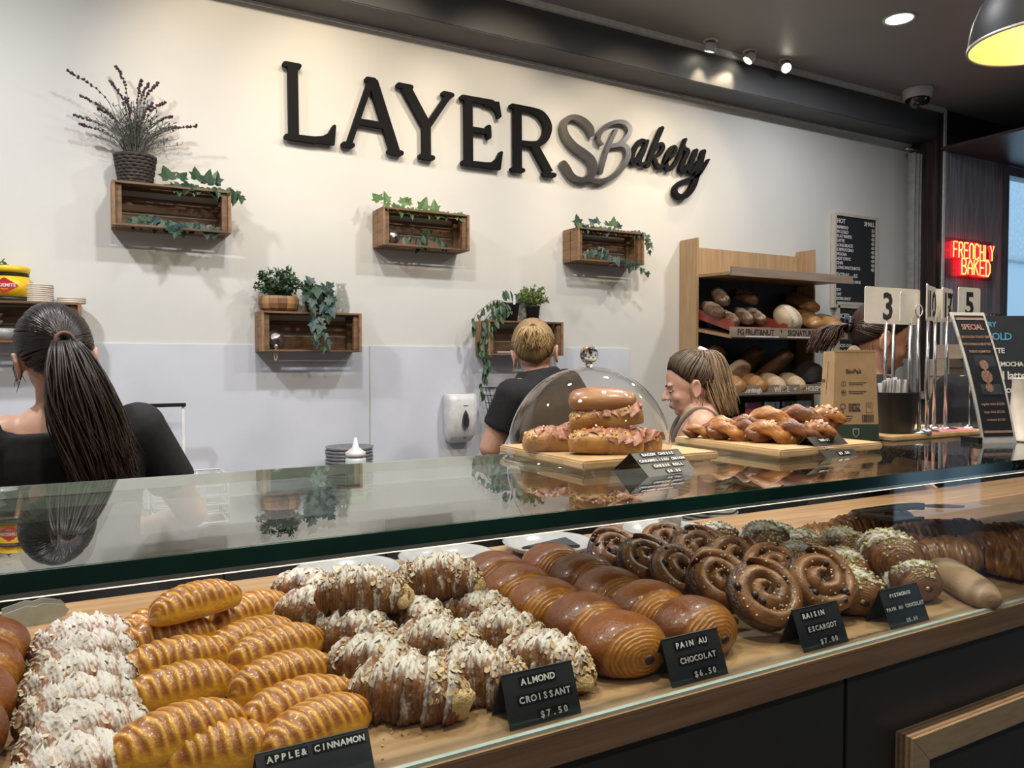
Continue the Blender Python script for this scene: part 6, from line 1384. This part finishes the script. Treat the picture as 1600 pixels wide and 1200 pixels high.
    def skull(d, r=1.): return HT(HC+Vector((d.x*SK.x*r, d.y*SK.y*r, d.z*SK.z*r)))
    V = []; F = []; nu, nv = 40, 20; ids = {}
    for i in range(nu):
        az = 360*i/nu; e0 = el_hair(az)
        for j in range(nv+1): ids[i, j] = len(V); V.append(skull(sdir(az, e0+(90-e0)*j/nv), .915+.07*min(1, (90-e0)*j/nv/20)))
    for i in range(nu):
        for j in range(nv): F.append((ids[i, j], ids[(i+1) % nu, j], ids[(i+1) % nu, j+1], ids[i, j+1]))
    hb.add(V, F, band=[0.]*len(V))
    CL = lambda g: max(-1.7, min(1.7, g))
    def lock(pts, r0, r1, c0, c1):
        n0 = len(hb.v); m = len(pts); rr = [(r0+(r1-r0)*i/(m-1)) for i in range(m)]; rr[0] *= .5; hb.tube(pts, rr, 5)
        a = hb.attr.setdefault('band', {})
        for i in range(m):
            for j in range(5): a[n0+i*5+j] = c0+(c1-c0)*i/(m-1)
    tie = sdir(*hs['tie']); col = hs.get('cols', (0, .15))
    for i in range(hs.get('n', 330)):
        az = rs.uniform(-180, 180); e0 = el_hair(az); f0 = 0 if rs.random() < .6 else rs.uniform(0, .6); d0 = sdir(az, e0+rs.uniform(-1, 3)); pts = []
        vol = hs.get('vol', 1.0)
        for q in range(9):
            f = f0+(1-f0)*q/8; th = d0.angle(tie); 
            if th > 2.9: d = (d0+Vector((.25 if az > 0 else -.25, 0, .3))).normalized(); th = d.angle(tie)
            else: d = d0
            sn = math.sin(th) or 1e-3; d = (d*math.sin((1-f)*th)/sn+tie*math.sin(f*th)/sn).normalized()
            pts.append(skull(d, (1.0+.012*rs.random()+.03*math.sin(PI*f))*vol if q > 1 else (.93 if q == 0 else .975)))
        lock(pts, .0042, .0034, rs.uniform(0, .12), col[0]+rs.uniform(0, .1))
    P = skull(tie, 1.03); out = (HQ @ tie).normalized(); dn = Vector(hs.get('fall', (0, 0, -1))).normalized(); ln = hs.get('len', .4); sp = hs.get('spread', .05)
    lat = Vector((1, 0, 0)); bk = Vector((0, 1, 0))
    for i in range(hs.get('pn', 190)):
        g1, g2 = CL(rs.gauss(0, 1)), CL(rs.gauss(0, 1)); l = ln*rs.uniform(.72, 1.08); lift = hs.get('lift', .05); ph = rs.random()*6; pts = []
        for q in range(11):
            f = q/10; rise = out*(lift*math.sin(min(1, f*2.2)*PI/2)); dropv = dn*(l*max(0, f-.08)**1.15); w_ = sp*(.25+.9*math.sin(min(1, f*1.4)*PI/2)*(1-.35*max(0, f-.6)))
            pts.append(P+rise+dropv+lat*(g1*w_*.62+.010*math.sin(f*7+ph)*f)+bk*(g2*w_*.45+.004*math.cos(f*8+ph)*f)+Vector(hs.get('sway', (0, 0, 0)))*f*f)
        lock(pts, .0034, .0008, col[0], col[1]+rs.uniform(-.15, .15))
    for i in range(hs.get('wisps', 10)):
        az = rs.choice((-1, 1))*rs.uniform(80, 130); p0 = skull(sdir(az, el_hair(az)), 1.0); lock([p0, p0+Vector((rs.uniform(-.01, .01), 0, -.03)), p0+Vector((rs.uniform(-.02, .02), rs.uniform(-.01, .01), -.075))], .0014, .0006, 0, col[0]+.1)
    hb.build('hair', hs['mat'], t, True)
    if hs.get('tiem'):
        q = out.to_track_quat('Z', 'Y').to_matrix(); rr = hs.get('tier', .017)
        MB().tube([P+out*.010+q @ Vector((rr*math.cos(2*PI*i/24), rr*math.sin(2*PI*i/24), 0)) for i in range(25)], hs.get('tiew', .0045), 8).build('hair_tie', hs['tiem'], t, True)
    if extra: extra(t, T, HT, skull)
    return t
def hair_mat(name, a, b):
    m, nt, s_ = nmat(name); at_ = N(nt, 'ShaderNodeAttribute', attribute_name='band'); n1 = noise_(nt, 90, 3, (1, 1, .25))
    c = mixrgb(nt, math_(nt, 'ADD', at_.outputs['Fac'], math_(nt, 'MULTIPLY', math_(nt, 'SUBTRACT', n1, .5), .28), True), a, b); L(nt, c, s_.inputs['Base Color']); s_.inputs['Roughness'].default_value = .38; s_.inputs['Specular IOR Level'].default_value = .35; return m
skin_a = mat('skin_warm', (.58, .345, .25), .5, col2=(.53, .29, .205), scale=25, sss=.12); skin_b = mat('skin_tan', (.44, .23, .15), .5, col2=(.38, .19, .12), scale=25, sss=.12)
mat('trouser_black', (.014, .014, .016), .8); mat('eye_white', (.38, .34, .32), .35); mat('iris', (.05, .03, .02), .15); mat('lash', (.015, .01, .008), .6); mat('brow', (.06, .035, .022), .8); mat('lips', (.42, .15, .13), .4)
mat('strap', (.16, .13, .11), .7)
tee = mat('black_tee', (.006, .006, .008), .9, col2=(.010, .010, .012), scale=60, bump=.2, bscale=14)
st_m, nt, b_ = nmat('striped_knit'); tc = N(nt, 'ShaderNodeTexCoord'); sx_ = N(nt, 'ShaderNodeSeparateXYZ'); L(nt, tc.outputs['Object'], sx_.inputs[0]); wv = math_(nt, 'SINE', math_(nt, 'ADD', math_(nt, 'MULTIPLY', sx_.outputs[2], 420), math_(nt, 'MULTIPLY', noise_(nt, 8), 6)))
L(nt, mixrgb(nt, math_(nt, 'GREATER_THAN', wv, .1), (.42, .41, .37), (.045, .045, .045)), b_.inputs['Base Color']); b_.inputs['Roughness'].default_value = .8
h_dark = hair_mat('hair_dark', (.010, .008, .008), (.045, .026, .020)); h_blond = hair_mat('hair_blonde', (.16, .095, .045), (.58, .40, .19)); h_omb = hair_mat('hair_ombre', (.035, .022, .016), (.46, .32, .19)); h_brown = hair_mat('hair_brown', (.022, .012, .009), (.10, .05, .03))
person('person in black tee with long dark ponytail, seen from behind at the crate shelf', (-.025, 2.20, 0), math.radians(4), 1.635, (math.radians(4), math.radians(-3.5), 0), (math.radians(-4), math.radians(-2), math.radians(6)),
       {'r': ((.285, .06, 1.09), (.20, .30, 1.02)), 'l': ((-.33, .04, 1.12), (-.20, .28, 1.02)), 'sl': -1}, skin_a, tee,
       dict(mat=h_dark, tie=(176, 6), len=.40, spread=.056, lift=.05, pn=620, n=520, cols=(.1, .75), tiem=mat('hair_tie_brown', (.12, .06, .045), .7), tier=.019, sway=(.075, -.02, 0), seed=3, wisps=16), .006, 1.07, neck=1.355)
person('blonde person in black tee seen from behind, leaning at the back wall', (1.64, 2.56, 0), math.radians(18), 1.72, (math.radians(-9), math.radians(-6), 0), (math.radians(-10), math.radians(4), math.radians(-46)),
       {'r': ((.265, -.02, 1.08), (.285, .03, .90)), 'l': ((-.24, .14, 1.12), (-.05, .33, 1.10)), 'nr': Vector((-1, 0, 0)), 'sl': -1}, skin_a, tee,
       dict(mat=h_blond, tie=(180, 26), len=.10, spread=.042, lift=.03, pn=260, n=420, cols=(.45, .75), tiem=mat('hair_tie_tan', (.30, .20, .12), .7), tier=.016, seed=5, wisps=8), .005, drop=.045, neck=1.415)
person('person in striped strappy top with brown to blonde ponytail, in profile', (1.985, 2.09, 0), math.radians(52), 1.575, (math.radians(-6), 0, 0), (math.radians(-9), 0, 0),
       {'r': ((.235, .05, 1.08), (.17, .26, 1.00)), 'l': ((-.235, .05, 1.08), (-.17, .26, 1.00)), 'sl': -1}, skin_a, st_m,
       dict(mat=h_omb, tie=(180, 48), len=.29, spread=.055, lift=.05, pn=560, n=420, cols=(.12, .95), tiem=mat('white_scrunchie', (.70, .60, .58), .7), tier=.020, tiew=.0105, sway=(0, -.06, 0), seed=9, vol=1.03), .005, 1.0, top='tank', drop=.04, pants=mat('pink_trousers', (.42, .13, .14), .8))
person('dark-haired person bent behind the number stands, ear showing', (2.36, 1.80, 0), math.radians(-128), 1.72, (math.radians(-7), 0, 0), (math.radians(-14), 0, math.radians(4)),
       {'l': ((-.27, -.02, 1.09), (-.22, .20, 1.0)), 'r': ((.27, -.10, 1.065), (.14, .09, 1.085)), 'sl': -1}, skin_b, tee,
       dict(mat=h_brown, tie=(178, -10), len=.12, spread=.045, lift=.06, pn=240, n=420, cols=(.15, .5), tiem=mat('hair_clip_dark', (.02, .02, .03), .4), tier=.022, tiew=.008, seed=11, wisps=8, fall=(0, -.45, -1)), .006)
person('person with short dark hair beyond the chalk menu, by the window', (3.46, 1.92, 0), math.radians(110), 1.70, (0, 0, 0), (math.radians(-4), 0, 0),
       {'sl': -1}, skin_a, tee, dict(mat=h_brown, tie=(178, -20), len=.06, spread=.05, lift=.02, pn=160, n=380, cols=(.1, .3), seed=13), .007)
